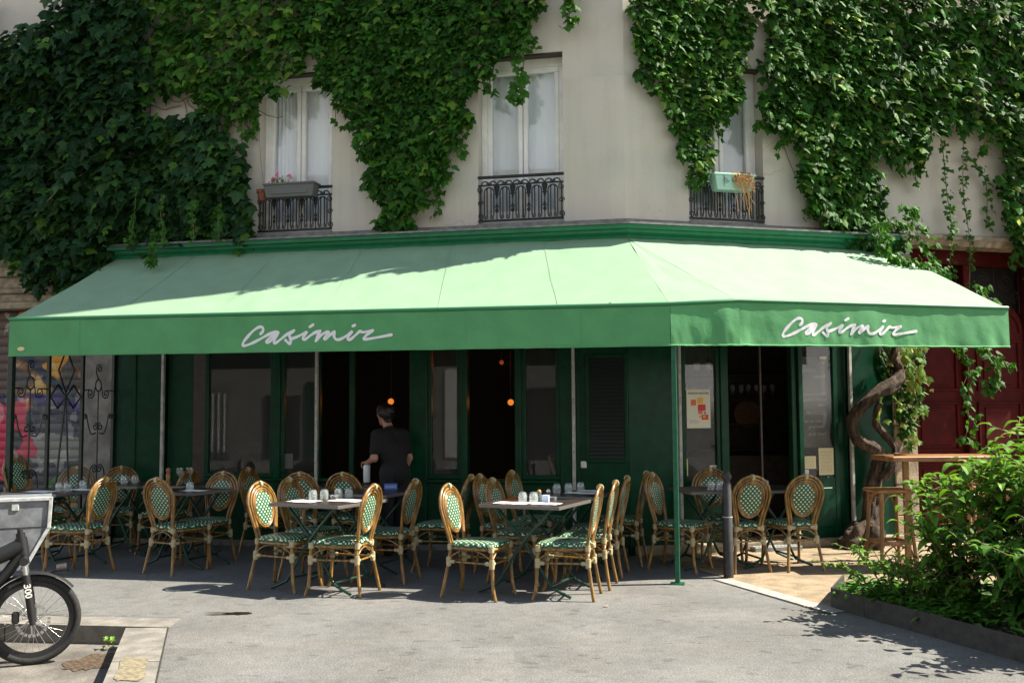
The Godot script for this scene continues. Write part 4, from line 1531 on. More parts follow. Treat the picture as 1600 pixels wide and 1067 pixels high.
func ivy(label: String, tf: Transform3D, pl: Array, step: float, layers: int, depth: float, size: float, singles: int, tone: int, sparse := -0.55) -> Node3D:
	var poly := PackedVector2Array(pl)
	var lo := poly[0]
	var hi := poly[0]
	for p in poly:
		lo = lo.min(p)
		hi = hi.max(p)
	var base := tf * Vector3((lo.x + hi.x) / 2, lo.y, 0)
	var o := thing("ivy", label, "ivy", base, 0.0, "ivy climbing the facade")
	o.basis = tf.basis
	var org := Vector3((lo.x + hi.x) / 2, lo.y, 0)
	var spots := []
	for l in layers:
		var y := lo.y
		while y < hi.y:
			var x := lo.x
			while x < hi.x:
				var p := Vector2(x + rr(-0.5, 0.5) * step, y + rr(-0.5, 0.5) * step)
				var q := p + 0.17 * Vector2(nz.get_noise_2d(p.x * 2.1 + 9, p.y * 2.1), nz.get_noise_2d(p.x * 2.1, p.y * 2.1 + 50)) + 0.08 * Vector2(nz.get_noise_2d(p.x * 7.0, p.y * 7.0 + 20), nz.get_noise_2d(p.x * 7.0 + 70, p.y * 7.0))
				if Geometry2D.is_point_in_polygon(q, poly):
					var c := nz.get_noise_2d(p.x * 1.5 + l * 31.0, p.y * 1.5 + l * 17.0)
					var fine := nz.get_noise_2d(p.x * 4.0, p.y * 4.0 + l * 7.0)
					if c + fine * 0.5 > sparse - 0.08 * (layers - l):
						var d := 0.03 + depth * (0.35 + 0.65 * float(l + 1) / layers) * clampf(0.55 + 0.75 * c, 0.1, 1.2) + rr(0, 0.04)
						var s := size * rr(0.5, 1.2)
						var bs := Basis(Vector3.UP, rr(-0.7, 0.7)) * Basis(Vector3.BACK, rr(-0.45, 0.45)) * Basis(Vector3.RIGHT, -rr(0.15, 1.15))
						spots.append([d, Transform3D(bs.scaled(Vector3.ONE * s), Vector3(p.x, p.y, d) - org), c])
				x += step
			y += step
	spots.sort_custom(func(a, b): return a[0] > b[0])
	var ones := mini(singles, spots.size())
	var many := []
	var tint := []
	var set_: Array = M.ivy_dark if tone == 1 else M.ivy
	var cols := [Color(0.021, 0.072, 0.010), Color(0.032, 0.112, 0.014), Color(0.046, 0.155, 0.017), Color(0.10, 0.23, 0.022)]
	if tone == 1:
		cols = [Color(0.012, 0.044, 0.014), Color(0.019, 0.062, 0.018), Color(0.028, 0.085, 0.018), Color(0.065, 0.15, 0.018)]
	var stride := maxi(1, int(spots.size() * 0.45) / maxi(ones, 1))
	for k in spots.size():
		var e = spots[k]
		var pick := rng.randf()
		var which := 0 if pick < 0.34 else 1 if pick < 0.72 else 2 if pick < 0.95 else 3
		if k % stride == 0 and ones > 0:
			ones -= 1
			put("leaf", leaf_meshes[k % 3], set_[which], o, e[1])
		else:
			many.append(e[1])
			var cc: Color = cols[which] * rr(0.75, 1.25)
			tint.append(Color(cc.r, cc.g, cc.b, 1))
	for k in 3:
		var w3 := []
		var t3 := []
		for q in range(k, many.size(), 3):
			w3.append(many[q])
			t3.append(tint[q])
		scatter(o, leaf_meshes[k], w3, t3)
	# woody stems on the wall
	var w := MB.new()
	for k in int(3 + (hi.x - lo.x) * 2.2):
		var p := Vector2(rr(lo.x, hi.x), hi.y)
		var pts := []
		var an := -PI / 2 + rr(-0.4, 0.4)
		for q in 26:
			if Geometry2D.is_point_in_polygon(p, poly):
				pts.append(Vector3(p.x, p.y, 0.02 + 0.01 * sin(q * 0.7)) - org)
			an = lerpf(an, -PI / 2, 0.12) + rr(-0.45, 0.45)
			p += Vector2(cos(an), sin(an)) * 0.14
		if pts.size() > 3:
			w.tube(smooth(pts, 2), rr(0.004, 0.011), 5)
	if w.v.size():
		put("stem", w, M.twig, o)
	for k in int((hi.x - lo.x) * 5.0):   # short shoots hang from the lower edge
		var x := rr(lo.x + 0.1, hi.x - 0.1)
		var y := lo.y
		while y < hi.y and not Geometry2D.is_point_in_polygon(Vector2(x, y), poly):
			y += 0.05
		if y > hi.y - 0.4:
			continue
		var l := rr(0.05, 0.26)
		var z := depth * 0.5
		shoot(o, tf, [Vector3(x, y + 0.2, z), Vector3(x + rr(-0.04, 0.04), y, z * 0.8), Vector3(x + rr(-0.08, 0.08), y - l, z * 0.6)], 0.05, int(10 + l * 60), size * 0.8)
	return o

func shoot(parent: Node3D, tf: Transform3D, pts: Array, spread: float, count: int, size: float, called := "hanging_shoot") -> void:   # a hanging shoot with its leaves; pts in facade metres
	var line := smooth(pts, 8)
	var inv := parent.transform.affine_inverse() * tf
	var st := []
	for p in line:
		st.append(inv * p)
	var m := MB.new()
	m.tube(st, 0.005, 5)
	put("shoot_stem", m, M.twig, parent)
	var where := []
	var tint := []
	for k in count:
		var p: Vector3 = line[rng.randi_range(0, line.size() - 1)]
		p += Vector3(rr(-spread, spread), rr(-0.05, 0.03), rr(-0.3, 1.0) * spread)
		var bs := Basis(Vector3.UP, rr(-1.2, 1.2)) * Basis(Vector3.BACK, rr(-0.7, 0.7)) * Basis(Vector3.RIGHT, -rr(0.1, 1.0))
		where.append(inv * Transform3D(bs.scaled(Vector3.ONE * size * rr(0.6, 1.15)), p))
		var g := rr(0.8, 1.3)
		tint.append(Color(0.045 * g, 0.135 * g, 0.018 * g, 1))
	scatter(parent, leaf_meshes[0], where, tint, called)

func ivies() -> void:
	for k in 3:
		leaf_meshes.append(ivy_leaf(k).mesh())
		lance_meshes.append(lance_leaf(k).mesh())
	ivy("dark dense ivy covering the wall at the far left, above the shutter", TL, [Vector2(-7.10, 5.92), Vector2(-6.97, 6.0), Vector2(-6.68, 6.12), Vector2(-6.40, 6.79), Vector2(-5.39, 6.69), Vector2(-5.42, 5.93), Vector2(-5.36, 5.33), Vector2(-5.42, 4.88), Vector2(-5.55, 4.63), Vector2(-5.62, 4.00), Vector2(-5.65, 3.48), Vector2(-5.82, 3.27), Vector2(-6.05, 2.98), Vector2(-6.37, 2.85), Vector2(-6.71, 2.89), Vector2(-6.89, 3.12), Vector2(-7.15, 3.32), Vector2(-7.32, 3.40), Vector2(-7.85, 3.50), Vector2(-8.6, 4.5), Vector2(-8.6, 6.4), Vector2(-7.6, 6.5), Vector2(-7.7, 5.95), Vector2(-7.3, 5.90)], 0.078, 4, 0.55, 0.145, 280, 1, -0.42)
	var a := ivy("ivy hanging over the top left corner of the left upstairs window", TL, [Vector2(-5.42, 6.72), Vector2(-3.82, 6.55), Vector2(-3.54, 5.71), Vector2(-3.58, 5.35), Vector2(-3.80, 4.89), Vector2(-3.92, 5.01), Vector2(-4.04, 5.20), Vector2(-4.11, 4.92), Vector2(-4.23, 4.78), Vector2(-4.39, 4.76), Vector2(-4.67, 5.02), Vector2(-4.91, 5.18), Vector2(-5.11, 5.22), Vector2(-5.40, 5.15)], 0.08, 3, 0.26, 0.13, 200, 0)
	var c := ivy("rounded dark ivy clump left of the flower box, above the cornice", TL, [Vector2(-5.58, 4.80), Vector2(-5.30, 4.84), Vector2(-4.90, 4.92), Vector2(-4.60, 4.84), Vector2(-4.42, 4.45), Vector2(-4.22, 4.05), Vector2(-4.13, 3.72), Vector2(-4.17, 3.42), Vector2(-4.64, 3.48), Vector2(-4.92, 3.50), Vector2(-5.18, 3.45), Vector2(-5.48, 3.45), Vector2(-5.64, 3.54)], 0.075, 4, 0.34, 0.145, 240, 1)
	for k in 4:
		var x := -5.45 + k * 0.36 + rr(-0.05, 0.05)
		shoot(c, TL, [Vector3(x, 4.0 - 0.1 * k, 0.36), Vector3(x + rr(-0.05, 0.05), 3.7, 0.42), Vector3(x + rr(-0.08, 0.08), 3.40, 0.40)], 0.04, 40, 0.06)
	shoot(c, TL, [Vector3(-5.22, 3.5, 0.34), Vector3(-5.2, 3.38, 0.40), Vector3(-5.17, 3.20, 0.45), Vector3(-5.12, 3.12, 0.55)], 0.05, 60, 0.07)
	var bare := MB.new()
	for k in 16:
		var p := Vector2(-5.3 + rr(0, 1.0), 5.25 - rr(0, 0.25))
		var pts := []
		var an := rr(-2.6, -0.5)
		for q in 12:
			pts.append(c.transform.affine_inverse() * TL * Vector3(p.x, p.y, 0.015 + 0.008 * sin(q * 1.1)))
			an += rr(-0.6, 0.6)
			p += Vector2(cos(an), sin(an) * 0.8) * 0.06
		bare.tube(smooth(pts, 3), rr(0.003, 0.006), 4)
	put("bare_stem", bare, M.twig, c)
	var b := ivy("broad bright green ivy tongue between the left and middle windows", TL, [Vector2(-3.82, 6.55), Vector2(-0.81, 6.25), Vector2(-0.90, 5.62), Vector2(-1.08, 5.50), Vector2(-1.24, 5.27), Vector2(-1.47, 5.04), Vector2(-1.58, 4.84), Vector2(-1.61, 4.50), Vector2(-1.77, 4.58), Vector2(-1.88, 4.41), Vector2(-1.88, 4.16), Vector2(-1.95, 3.92), Vector2(-2.20, 3.90), Vector2(-2.16, 3.69), Vector2(-2.31, 3.49), Vector2(-2.52, 3.44), Vector2(-2.67, 3.47), Vector2(-2.68, 3.65), Vector2(-2.76, 3.93), Vector2(-2.74, 4.11), Vector2(-2.89, 4.30), Vector2(-2.98, 4.48), Vector2(-3.01, 4.80), Vector2(-3.20, 4.96), Vector2(-3.35, 5.26), Vector2(-3.50, 5.56)], 0.062, 4, 0.26, 0.105, 290, 0, -0.75)
	shoot(b, TL, [Vector3(-1.03, 5.55, 0.16), Vector3(-1.05, 5.1, 0.14), Vector3(-1.12, 4.78, 0.14)], 0.085, 55, 0.11)
	shoot(b, TL, [Vector3(-0.50, 6.2, 0.16), Vector3(-0.52, 5.8, 0.14), Vector3(-0.58, 5.55, 0.12)], 0.085, 55, 0.11)
	shoot(b, TL, [Vector3(-1.75, 4.62, 0.08), Vector3(-1.74, 4.40, 0.06), Vector3(-1.77, 4.22, 0.05)], 0.05, 20, 0.09)
	shoot(b, TL, [Vector3(-2.02, 4.0, 0.08), Vector3(-2.0, 3.85, 0.06), Vector3(-2.06, 3.62, 0.05)], 0.05, 20, 0.09)
	ivy("sunlit ivy draped over the left half of the right upstairs window", TR, [Vector2(0.03, 6.17), Vector2(1.49, 6.34), Vector2(1.41, 5.47), Vector2(1.37, 5.12), Vector2(1.23, 4.83), Vector2(1.18, 4.61), Vector2(1.05, 4.50), Vector2(0.99, 4.29), Vector2(0.91, 4.01), Vector2(0.76, 3.96), Vector2(0.65, 4.16), Vector2(0.56, 4.46), Vector2(0.44, 4.69), Vector2(0.28, 4.85), Vector2(0.18, 4.95), Vector2(0.13, 5.35)], 0.062, 4, 0.15, 0.102, 250, 0, -0.75)
	var r := ivy("thick sunlit ivy column right of the right window, down to the awning", TR, [Vector2(1.46, 6.31), Vector2(3.24, 6.52), Vector2(3.15, 5.33), Vector2(2.96, 4.59), Vector2(2.99, 4.15), Vector2(3.09, 3.66), Vector2(3.30, 3.57), Vector2(3.25, 3.22), Vector2(3.11, 3.12), Vector2(2.71, 3.24), Vector2(2.40, 3.45), Vector2(2.17, 3.61), Vector2(2.05, 3.82), Vector2(1.98, 4.02), Vector2(2.00, 4.48), Vector2(1.88, 4.54), Vector2(1.74, 4.50), Vector2(1.61, 4.60), Vector2(1.52, 4.62), Vector2(1.56, 5.04), Vector2(1.64, 5.33), Vector2(1.62, 5.60)], 0.065, 4, 0.26, 0.107, 290, 0, -0.65)
	shoot(r, TR, [Vector3(3.2, 3.7, 0.3), Vector3(3.3, 3.4, 0.35), Vector3(3.38, 3.1, 0.40), Vector3(3.36, 2.95, 0.5)], 0.11, 130, 0.085)
	shoot(r, TR, [Vector3(2.75, 3.5, 0.4), Vector3(2.75, 3.3, 0.46), Vector3(2.8, 3.12, 0.5), Vector3(3.05, 3.02, 0.6), Vector3(3.3, 2.93, 0.66)], 0.08, 150, 0.075)
	var d := ivy("dark ivy mass above the red carriage door", TR, [Vector2(3.24, 6.52), Vector2(6.2, 6.79), Vector2(6.0, 2.9), Vector2(5.34, 2.91), Vector2(4.80, 3.22), Vector2(4.63, 3.73), Vector2(4.63, 4.59), Vector2(4.28, 4.68), Vector2(4.02, 4.66), Vector2(3.76, 4.72), Vector2(3.49, 4.22), Vector2(3.20, 4.28), Vector2(3.00, 4.37), Vector2(3.07, 5.32)], 0.085, 4, 0.30, 0.125, 280, 0)
	shoot(d, TR, [Vector3(3.86, 4.53, 0.1), Vector3(3.90, 3.93, 0.1), Vector3(3.93, 3.49, 0.12), Vector3(3.92, 3.05, 0.08), Vector3(4.0, 2.7, 0.05)], 0.05, 150, 0.06)
	shoot(d, TR, [Vector3(4.16, 4.69, 0.1), Vector3(4.14, 3.95, 0.08), Vector3(4.17, 3.35, 0.12), Vector3(4.16, 2.75, 0.08)], 0.045, 120, 0.055)
	shoot(d, TR, [Vector3(4.2, 4.4, 0.08), Vector3(4.45, 4.1, 0.08), Vector3(4.46, 3.59, 0.06)], 0.06, 60, 0.065)
	# the climber whose trunk stands by the door: what hangs under and around the awning's end
	var e := ivy("leafy vine curtain under the right end of the awning, before the pier", TR, [Vector2(2.96, 2.20), Vector2(3.45, 2.20), Vector2(3.56, 1.81), Vector2(3.51, 1.46), Vector2(3.34, 1.33), Vector2(3.33, 1.12), Vector2(3.17, 1.19), Vector2(3.08, 1.47), Vector2(3.02, 1.74)], 0.07, 3, 0.20, 0.095, 120, 0, -0.45)
	shoot(e, TR, [Vector3(3.70, 2.15, 0.4), Vector3(3.85, 1.92, 0.4), Vector3(3.76, 1.67, 0.4), Vector3(3.83, 1.39, 0.4), Vector3(3.78, 1.11, 0.38)], 0.08, 70, 0.085)
	shoot(e, TR, [Vector3(3.55, 2.12, 0.9), Vector3(3.75, 2.02, 0.9), Vector3(3.95, 1.93, 0.9)], 0.06, 40, 0.08)
	shoot(e, TR, [Vector3(3.30, 2.7, 1.25), Vector3(3.36, 2.48, 1.35), Vector3(3.34, 2.15, 1.3), Vector3(3.37, 1.90, 1.3), Vector3(3.33, 1.66, 1.3)], 0.07, 110, 0.085)

func trunk() -> void:
	var o := thing("vine_trunk", "gnarled twisted vine trunk rising beside the menu door", "vine trunk", TR * Vector3(2.66, 0, 0.2))
	o.basis = TR.basis
	var org := Vector3(2.66, 0, 0.2)
	var main := [Vector2(2.62, -0.05), Vector2(2.64, 0.10), Vector2(2.69, 0.37), Vector2(2.75, 0.57), Vector2(2.82, 0.81), Vector2(2.84, 0.97), Vector2(2.73, 1.05), Vector2(2.58, 1.12), Vector2(2.53, 1.28), Vector2(2.57, 1.43), Vector2(2.73, 1.59), Vector2(2.94, 1.72), Vector2(3.09, 1.80), Vector2(3.15, 1.90), Vector2(3.09, 1.99), Vector2(3.02, 2.05), Vector2(3.06, 2.16), Vector2(3.20, 2.45), Vector2(3.33, 2.80)]
	var rad := [0.135, 0.11, 0.09, 0.08, 0.072, 0.062, 0.058, 0.06, 0.058, 0.055, 0.066, 0.072, 0.064, 0.056, 0.048, 0.042, 0.036, 0.03, 0.022]
	put("stem", bark_tube(main, rad, org, 0.0), M.bark, o)
	put("branch", bark_tube([Vector2(2.82, 0.72), Vector2(2.92, 0.88), Vector2(2.98, 1.04), Vector2(2.90, 1.18), Vector2(2.80, 1.30), Vector2(2.76, 1.45), Vector2(2.79, 1.54)], [0.045, 0.042, 0.040, 0.038, 0.037, 0.034, 0.028], org, 0.06), M.bark, o)
	put("root_knot", bark_tube([Vector2(2.34, 0.0), Vector2(2.42, 0.09), Vector2(2.54, 0.15), Vector2(2.66, 0.17), Vector2(2.72, 0.12)], [0.09, 0.12, 0.145, 0.12, 0.08], org, 0.04), M.bark, o)
	put("root_knot", bark_tube([Vector2(2.58, 0.0), Vector2(2.60, 0.14), Vector2(2.64, 0.24)], [0.13, 0.12, 0.08], org, 0.13), M.bark, o)
	var lf := MB.new()
	for k in 9:
		var l := put("leaf", leaf_meshes[k % 3], M.ivy[3], o, Transform3D(Basis(Vector3.UP, rr(-0.8, 0.8)).scaled(Vector3.ONE * rr(0.03, 0.055)), Vector3(2.80 - k * 0.006, 1.60 - k * 0.028, 0.31) - org))

func bark_tube(p2: Array, rad: Array, org: Vector3, dz: float) -> MB:
	var pts := []
	var rs := []
	for k in p2.size():
		pts.append(Vector3(p2[k].x, p2[k].y, 0.2 + dz + 0.05 * sin(k * 1.3)) - org)
	var line := smooth(pts, 9)
	for k in line.size():
		var f := float(k) / 9.0
		var i0 := mini(int(f), rad.size() - 1)
		var i1 := mini(i0 + 1, rad.size() - 1)
		rs.append(lerpf(rad[i0], rad[i1], f - i0))
	var m := MB.new()
	var sides := 18
	m.tube(line, rs, sides)
	var run := 0.0
	for q in line.size():
		for j in sides + 1:
			var k := q * (sides + 1) + j
			var an := TAU * (j % sides) / sides + q * 0.06
			var dd := 0.22 * nz.get_noise_3d(cos(an) * 2.2, sin(an) * 2.2, q * 0.05 + dz * 50.0) + 0.15 * sin(an * 5.0 + 2.0 * nz.get_noise_1d(q * 0.09)) + 0.14 * nz.get_noise_3d(cos(an), sin(an), q * 0.22)
			m.v[k] += m.n[k] * rs[q] * dd
	# normals anew from the displaced surface
	for q in line.size():
		for j in sides + 1:
			var k := q * (sides + 1) + j
			var jj := j % sides
			var a := m.v[q * (sides + 1) + (jj + 1) % sides] - m.v[q * (sides + 1) + (jj + sides - 1) % sides]
			var b := m.v[mini(q + 1, line.size() - 1) * (sides + 1) + j] - m.v[maxi(q - 1, 0) * (sides + 1) + j]
			var nn := a.cross(b).normalized()
			m.n[k] = nn if nn.dot(m.n[k]) > 0.0 else -nn
	return m

# ------------------------------------------------------------------ chairs and tables
func hoop(half: float, wide: float, y0: float, top: float, zb: float, zt: float) -> Array:   # balloon-shaped back, as a chain of points
	var pts := []
	var cy := top - wide * 0.98
	var n := 16
	var zf := func(y: float) -> float: return lerpf(zb, zt, clampf((y - y0) / (top - y0), 0, 1))
	pts.append(Vector3(-half, y0, zf.call(y0)))
	pts.append(Vector3(-lerpf(half, wide, 0.30), lerpf(y0, cy, 0.36), zf.call(lerpf(y0, cy, 0.36))))
	pts.append(Vector3(-lerpf(half, wide, 0.78), lerpf(y0, cy, 0.74), zf.call(lerpf(y0, cy, 0.74))))
	for k in n + 1:
		var an := PI - PI * k / n
		var y := cy + sin(an) * wide * 0.98
		pts.append(Vector3(cos(an) * wide, y, zf.call(y)))
	pts.append(Vector3(lerpf(half, wide, 0.78), lerpf(y0, cy, 0.74), zf.call(lerpf(y0, cy, 0.74))))
	pts.append(Vector3(lerpf(half, wide, 0.30), lerpf(y0, cy, 0.36), zf.call(lerpf(y0, cy, 0.36))))
	pts.append(Vector3(half, y0, zf.call(y0)))
	return smooth(pts, 2)

func oval(rx: float, ry: float, cy: float, zoff: float, n := 28) -> Array:
	var pts := []
	for k in n:
		var an := TAU * k / n
		var y := cy + sin(an) * ry
		var x := cos(an) * rx * (1.0 + 0.10 * sin(an))
		pts.append(Vector3(x, y, lerpf(-0.195, -0.285, (y - 0.40) / 0.475) + zoff))
	return pts

func make_chair() -> Node3D:
	var o := thing("rattan_chair", "", "chair", Z0, 0.0, "rattan bistro chairs on the terrace")
	var r := 0.0125
	for s in [-1, 1]:
		var m := MB.new()
		m.tube(smooth([Vector3(s * 0.185, 0.405, 0.185), Vector3(s * 0.188, 0.22, 0.195), Vector3(s * 0.192, 0.08, 0.205), Vector3(s * 0.196, 0.0, 0.228)], 4), 0.0145, 9)
		put("leg", m, M.rattan, o)
		m = MB.new()
		m.tube(smooth([Vector3(s * 0.128, 0.43, -0.190), Vector3(s * 0.142, 0.30, -0.205), Vector3(s * 0.165, 0.13, -0.232), Vector3(s * 0.182, 0.0, -0.255)], 4), 0.0145, 9)
		put("leg", m, M.rattan, o)
	var h := MB.new()
	h.tube(hoop(0.128, 0.190, 0.40, 0.878, -0.195, -0.290), r, 9)
	put("back_hoop", h, M.rattan, o)
	h = MB.new()
	h.tube(hoop(0.100, 0.163, 0.40, 0.850, -0.188, -0.278), r * 0.92, 9)
	put("back_hoop", h, M.rattan, o)
	h = MB.new()
	h.tube(oval(0.133, 0.163, 0.665, 0.004), 0.0115, 8, true)
	put("oval_ring", h, M.rattan, o)
	h = MB.new()
	h.tube(oval(0.115, 0.146, 0.665, 0.008), 0.0095, 8, true)
	put("oval_ring", h, M.rattan, o)
	# woven oval panel, both faces
	var p := MB.new()
	for sgn in [1.0, -1.0]:
		p.grid(8, 14, func(u: float, v: float) -> Vector3:
			var b := -cos(PI * v)
			var a := (2.0 * u - 1.0) * sqrt(maxf(0.0, 1.0 - b * b))
			var y := 0.665 + b * 0.146
			return Vector3(a * 0.117 * (1.0 + 0.10 * b), y, lerpf(-0.195, -0.285, (y - 0.40) / 0.475) + 0.008 + sgn * (0.004 + 0.010 * (1.0 - a * a - b * b))), Vector2.ONE, sgn > 0)
	for k in p.v.size():
		p.t[k] = Vector2(p.v[k].x / 0.043, p.v[k].y / 0.043)
	put("back_panel", p, M.weave, o)
	# seat: rounded trapezoid, woven top with a soft edge
	var st := MB.new()
	var rim := func(an: float, f: float) -> Vector2:
		var c := cos(an)
		var s := sin(an)
		var e := 0.42
		var x := signf(c) * pow(absf(c), e)
		var z := signf(s) * pow(absf(s), e)
		var half := lerpf(0.178, 0.212, z * 0.5 + 0.5)
		return Vector2(x * half, z * 0.205 + 0.008) * f
	var prof := [[0.0, 0.452], [0.5, 0.451], [0.85, 0.447], [0.95, 0.442], [0.995, 0.430], [1.0, 0.418], [0.97, 0.408]]
	for part in [prof.slice(0, 5), prof.slice(4)]:
		var from := st.v.size()
		st.grid(part.size() - 1, 40, func(u: float, v: float) -> Vector3:
			var k := int(roundf(u * (part.size() - 1)))
			var q: Vector2 = rim.call(TAU * v, part[k][0])
			return Vector3(q.x, part[k][1], q.y), Vector2.ONE, false)
		for k in range(from, st.v.size()):
			st.t[k] = Vector2(st.v[k].x / 0.046, st.v[k].z / 0.046) if from == 0 else Vector2(st.t[k].y * 32.0, st.v[k].y / 0.046)
	put("seat", st, M.weave, o)
	var sr := MB.new()
	var ring := []
	for k in 28:
		var q: Vector2 = rim.call(TAU * k / 28.0, 0.93)
		ring.append(Vector3(q.x, 0.395, q.y))
	sr.tube(ring, 0.0125, 8, true)
	put("seat_rail", sr, M.rattan, o)
	# stretchers and arched braces
	var F := [Vector3(-0.187, 0.285, 0.191), Vector3(0.187, 0.285, 0.191), Vector3(0.1435, 0.285, -0.207), Vector3(-0.1435, 0.285, -0.207)]
	for k in 4:
		var a: Vector3 = F[k]
		var b: Vector3 = F[(k + 1) % 4]
		var m := MB.new()
		m.tube([a, b], 0.009, 7)
		put("stretcher", m, M.rattan, o)
		m = MB.new()
		var mid := (a + b) / 2
		m.tube(smooth([a + Vector3(0, 0.02, 0), a.lerp(mid, 0.4) + Vector3(0, 0.075, 0), mid + Vector3(0, 0.098, 0), b.lerp(mid, 0.4) + Vector3(0, 0.075, 0), b + Vector3(0, 0.02, 0)], 3), 0.0065, 6)
		put("brace", m, M.rattan, o)
	# cream wraps at the joints
	var wrap := func(a: Vector3, b: Vector3, rad: float) -> void:
		var m := MB.new()
		var pts := []
		var rs := []
		for k in 7:
			pts.append(a.lerp(b, k / 6.0))
			rs.append(rad * (0.88 if k == 0 or k == 6 else 1.0 + 0.05 * (k % 2)))
		m.tube(pts, rs, 9)
		put("binding", m, M.binding, o)
	for k in 4:
		var a: Vector3 = F[k]
		var toc := 1.0 if k < 2 else -1.0
		wrap.call(a - Vector3(0, 0.036, 0), a + Vector3(0, 0.038, 0), 0.021)
		wrap.call(a, a.lerp(F[(k + 1) % 4], 0.14), 0.0155)
		wrap.call(a, a.lerp(F[(k + 3) % 4], 0.14), 0.0155)
		var c := Vector3(a.x * (0.99 if k < 2 else 0.90), 0.40, a.z * 0.97)
		wrap.call(c - Vector3(0, 0.024, 0), c + Vector3(0, 0.024, 0), 0.0225)
		wrap.call(c, c + (Vector3(-signf(a.x) * 0.05, 0, 0)), 0.0175)
	var tw := MB.new()
	for z in [[0.880, -0.2895, 0.017]]:
		tw.tube([Vector3(-0.013, 0.865, -0.284), Vector3(0.013, 0.865, -0.284)], 0.030, 10)
	put("binding", tw, M.binding, o)
	return o

func make_table(called: String, size: float) -> Node3D:
	var o := thing(called, "", "table", Z0, 0.0, "folding bistro tables on the terrace")
	put("tabletop", bx(Vector3(0, 0.716, 0), Vector3(size, 0.024, size), 0.004), M.tabletop, o)
	var e := MB.new()
	var h := size / 2
	for s in [-1, 1]:
		e.box(Vector3(s * (h + 0.002), 0.714, 0), Vector3(0.006, 0.026, size + 0.01), 0.001)
		e.box(Vector3(0, 0.714, s * (h + 0.002)), Vector3(size - 0.003, 0.026, 0.006), 0.001)
	put("edge_band", e, M.table_edge, o)
	var d := h - 0.09
	for z in [-1, 1]:
		for s in [-1, 1]:
			var m := MB.new()
			var zz: float = z * (d - (0.02 if s > 0 else 0.0))
			m.tube(smooth([Vector3(-s * (h - 0.10), 0.70, zz), Vector3(s * 0.02, 0.40, zz), Vector3(s * (h - 0.14), 0.115, zz), Vector3(s * (h - 0.09), 0.07, zz), Vector3(s * (h + 0.05), 0.012, zz)], 5), 0.0125, 8)
			put("leg", m, M.table_leg, o)
	for s in [-1, 1]:
		var m := MB.new()
		var y := 0.095
		m.tube([Vector3(s * (h - 0.115), y, -d), Vector3(s * (h - 0.115), y, d)], 0.010, 7)
		put("cross_bar", m, M.table_leg, o)
		m = MB.new()
		m.tube([Vector3(-s * (h - 0.10), 0.695, -d), Vector3(-s * (h - 0.10), 0.695, d)], 0.010, 7)
		put("cross_bar", m, M.table_leg, o)
	return o

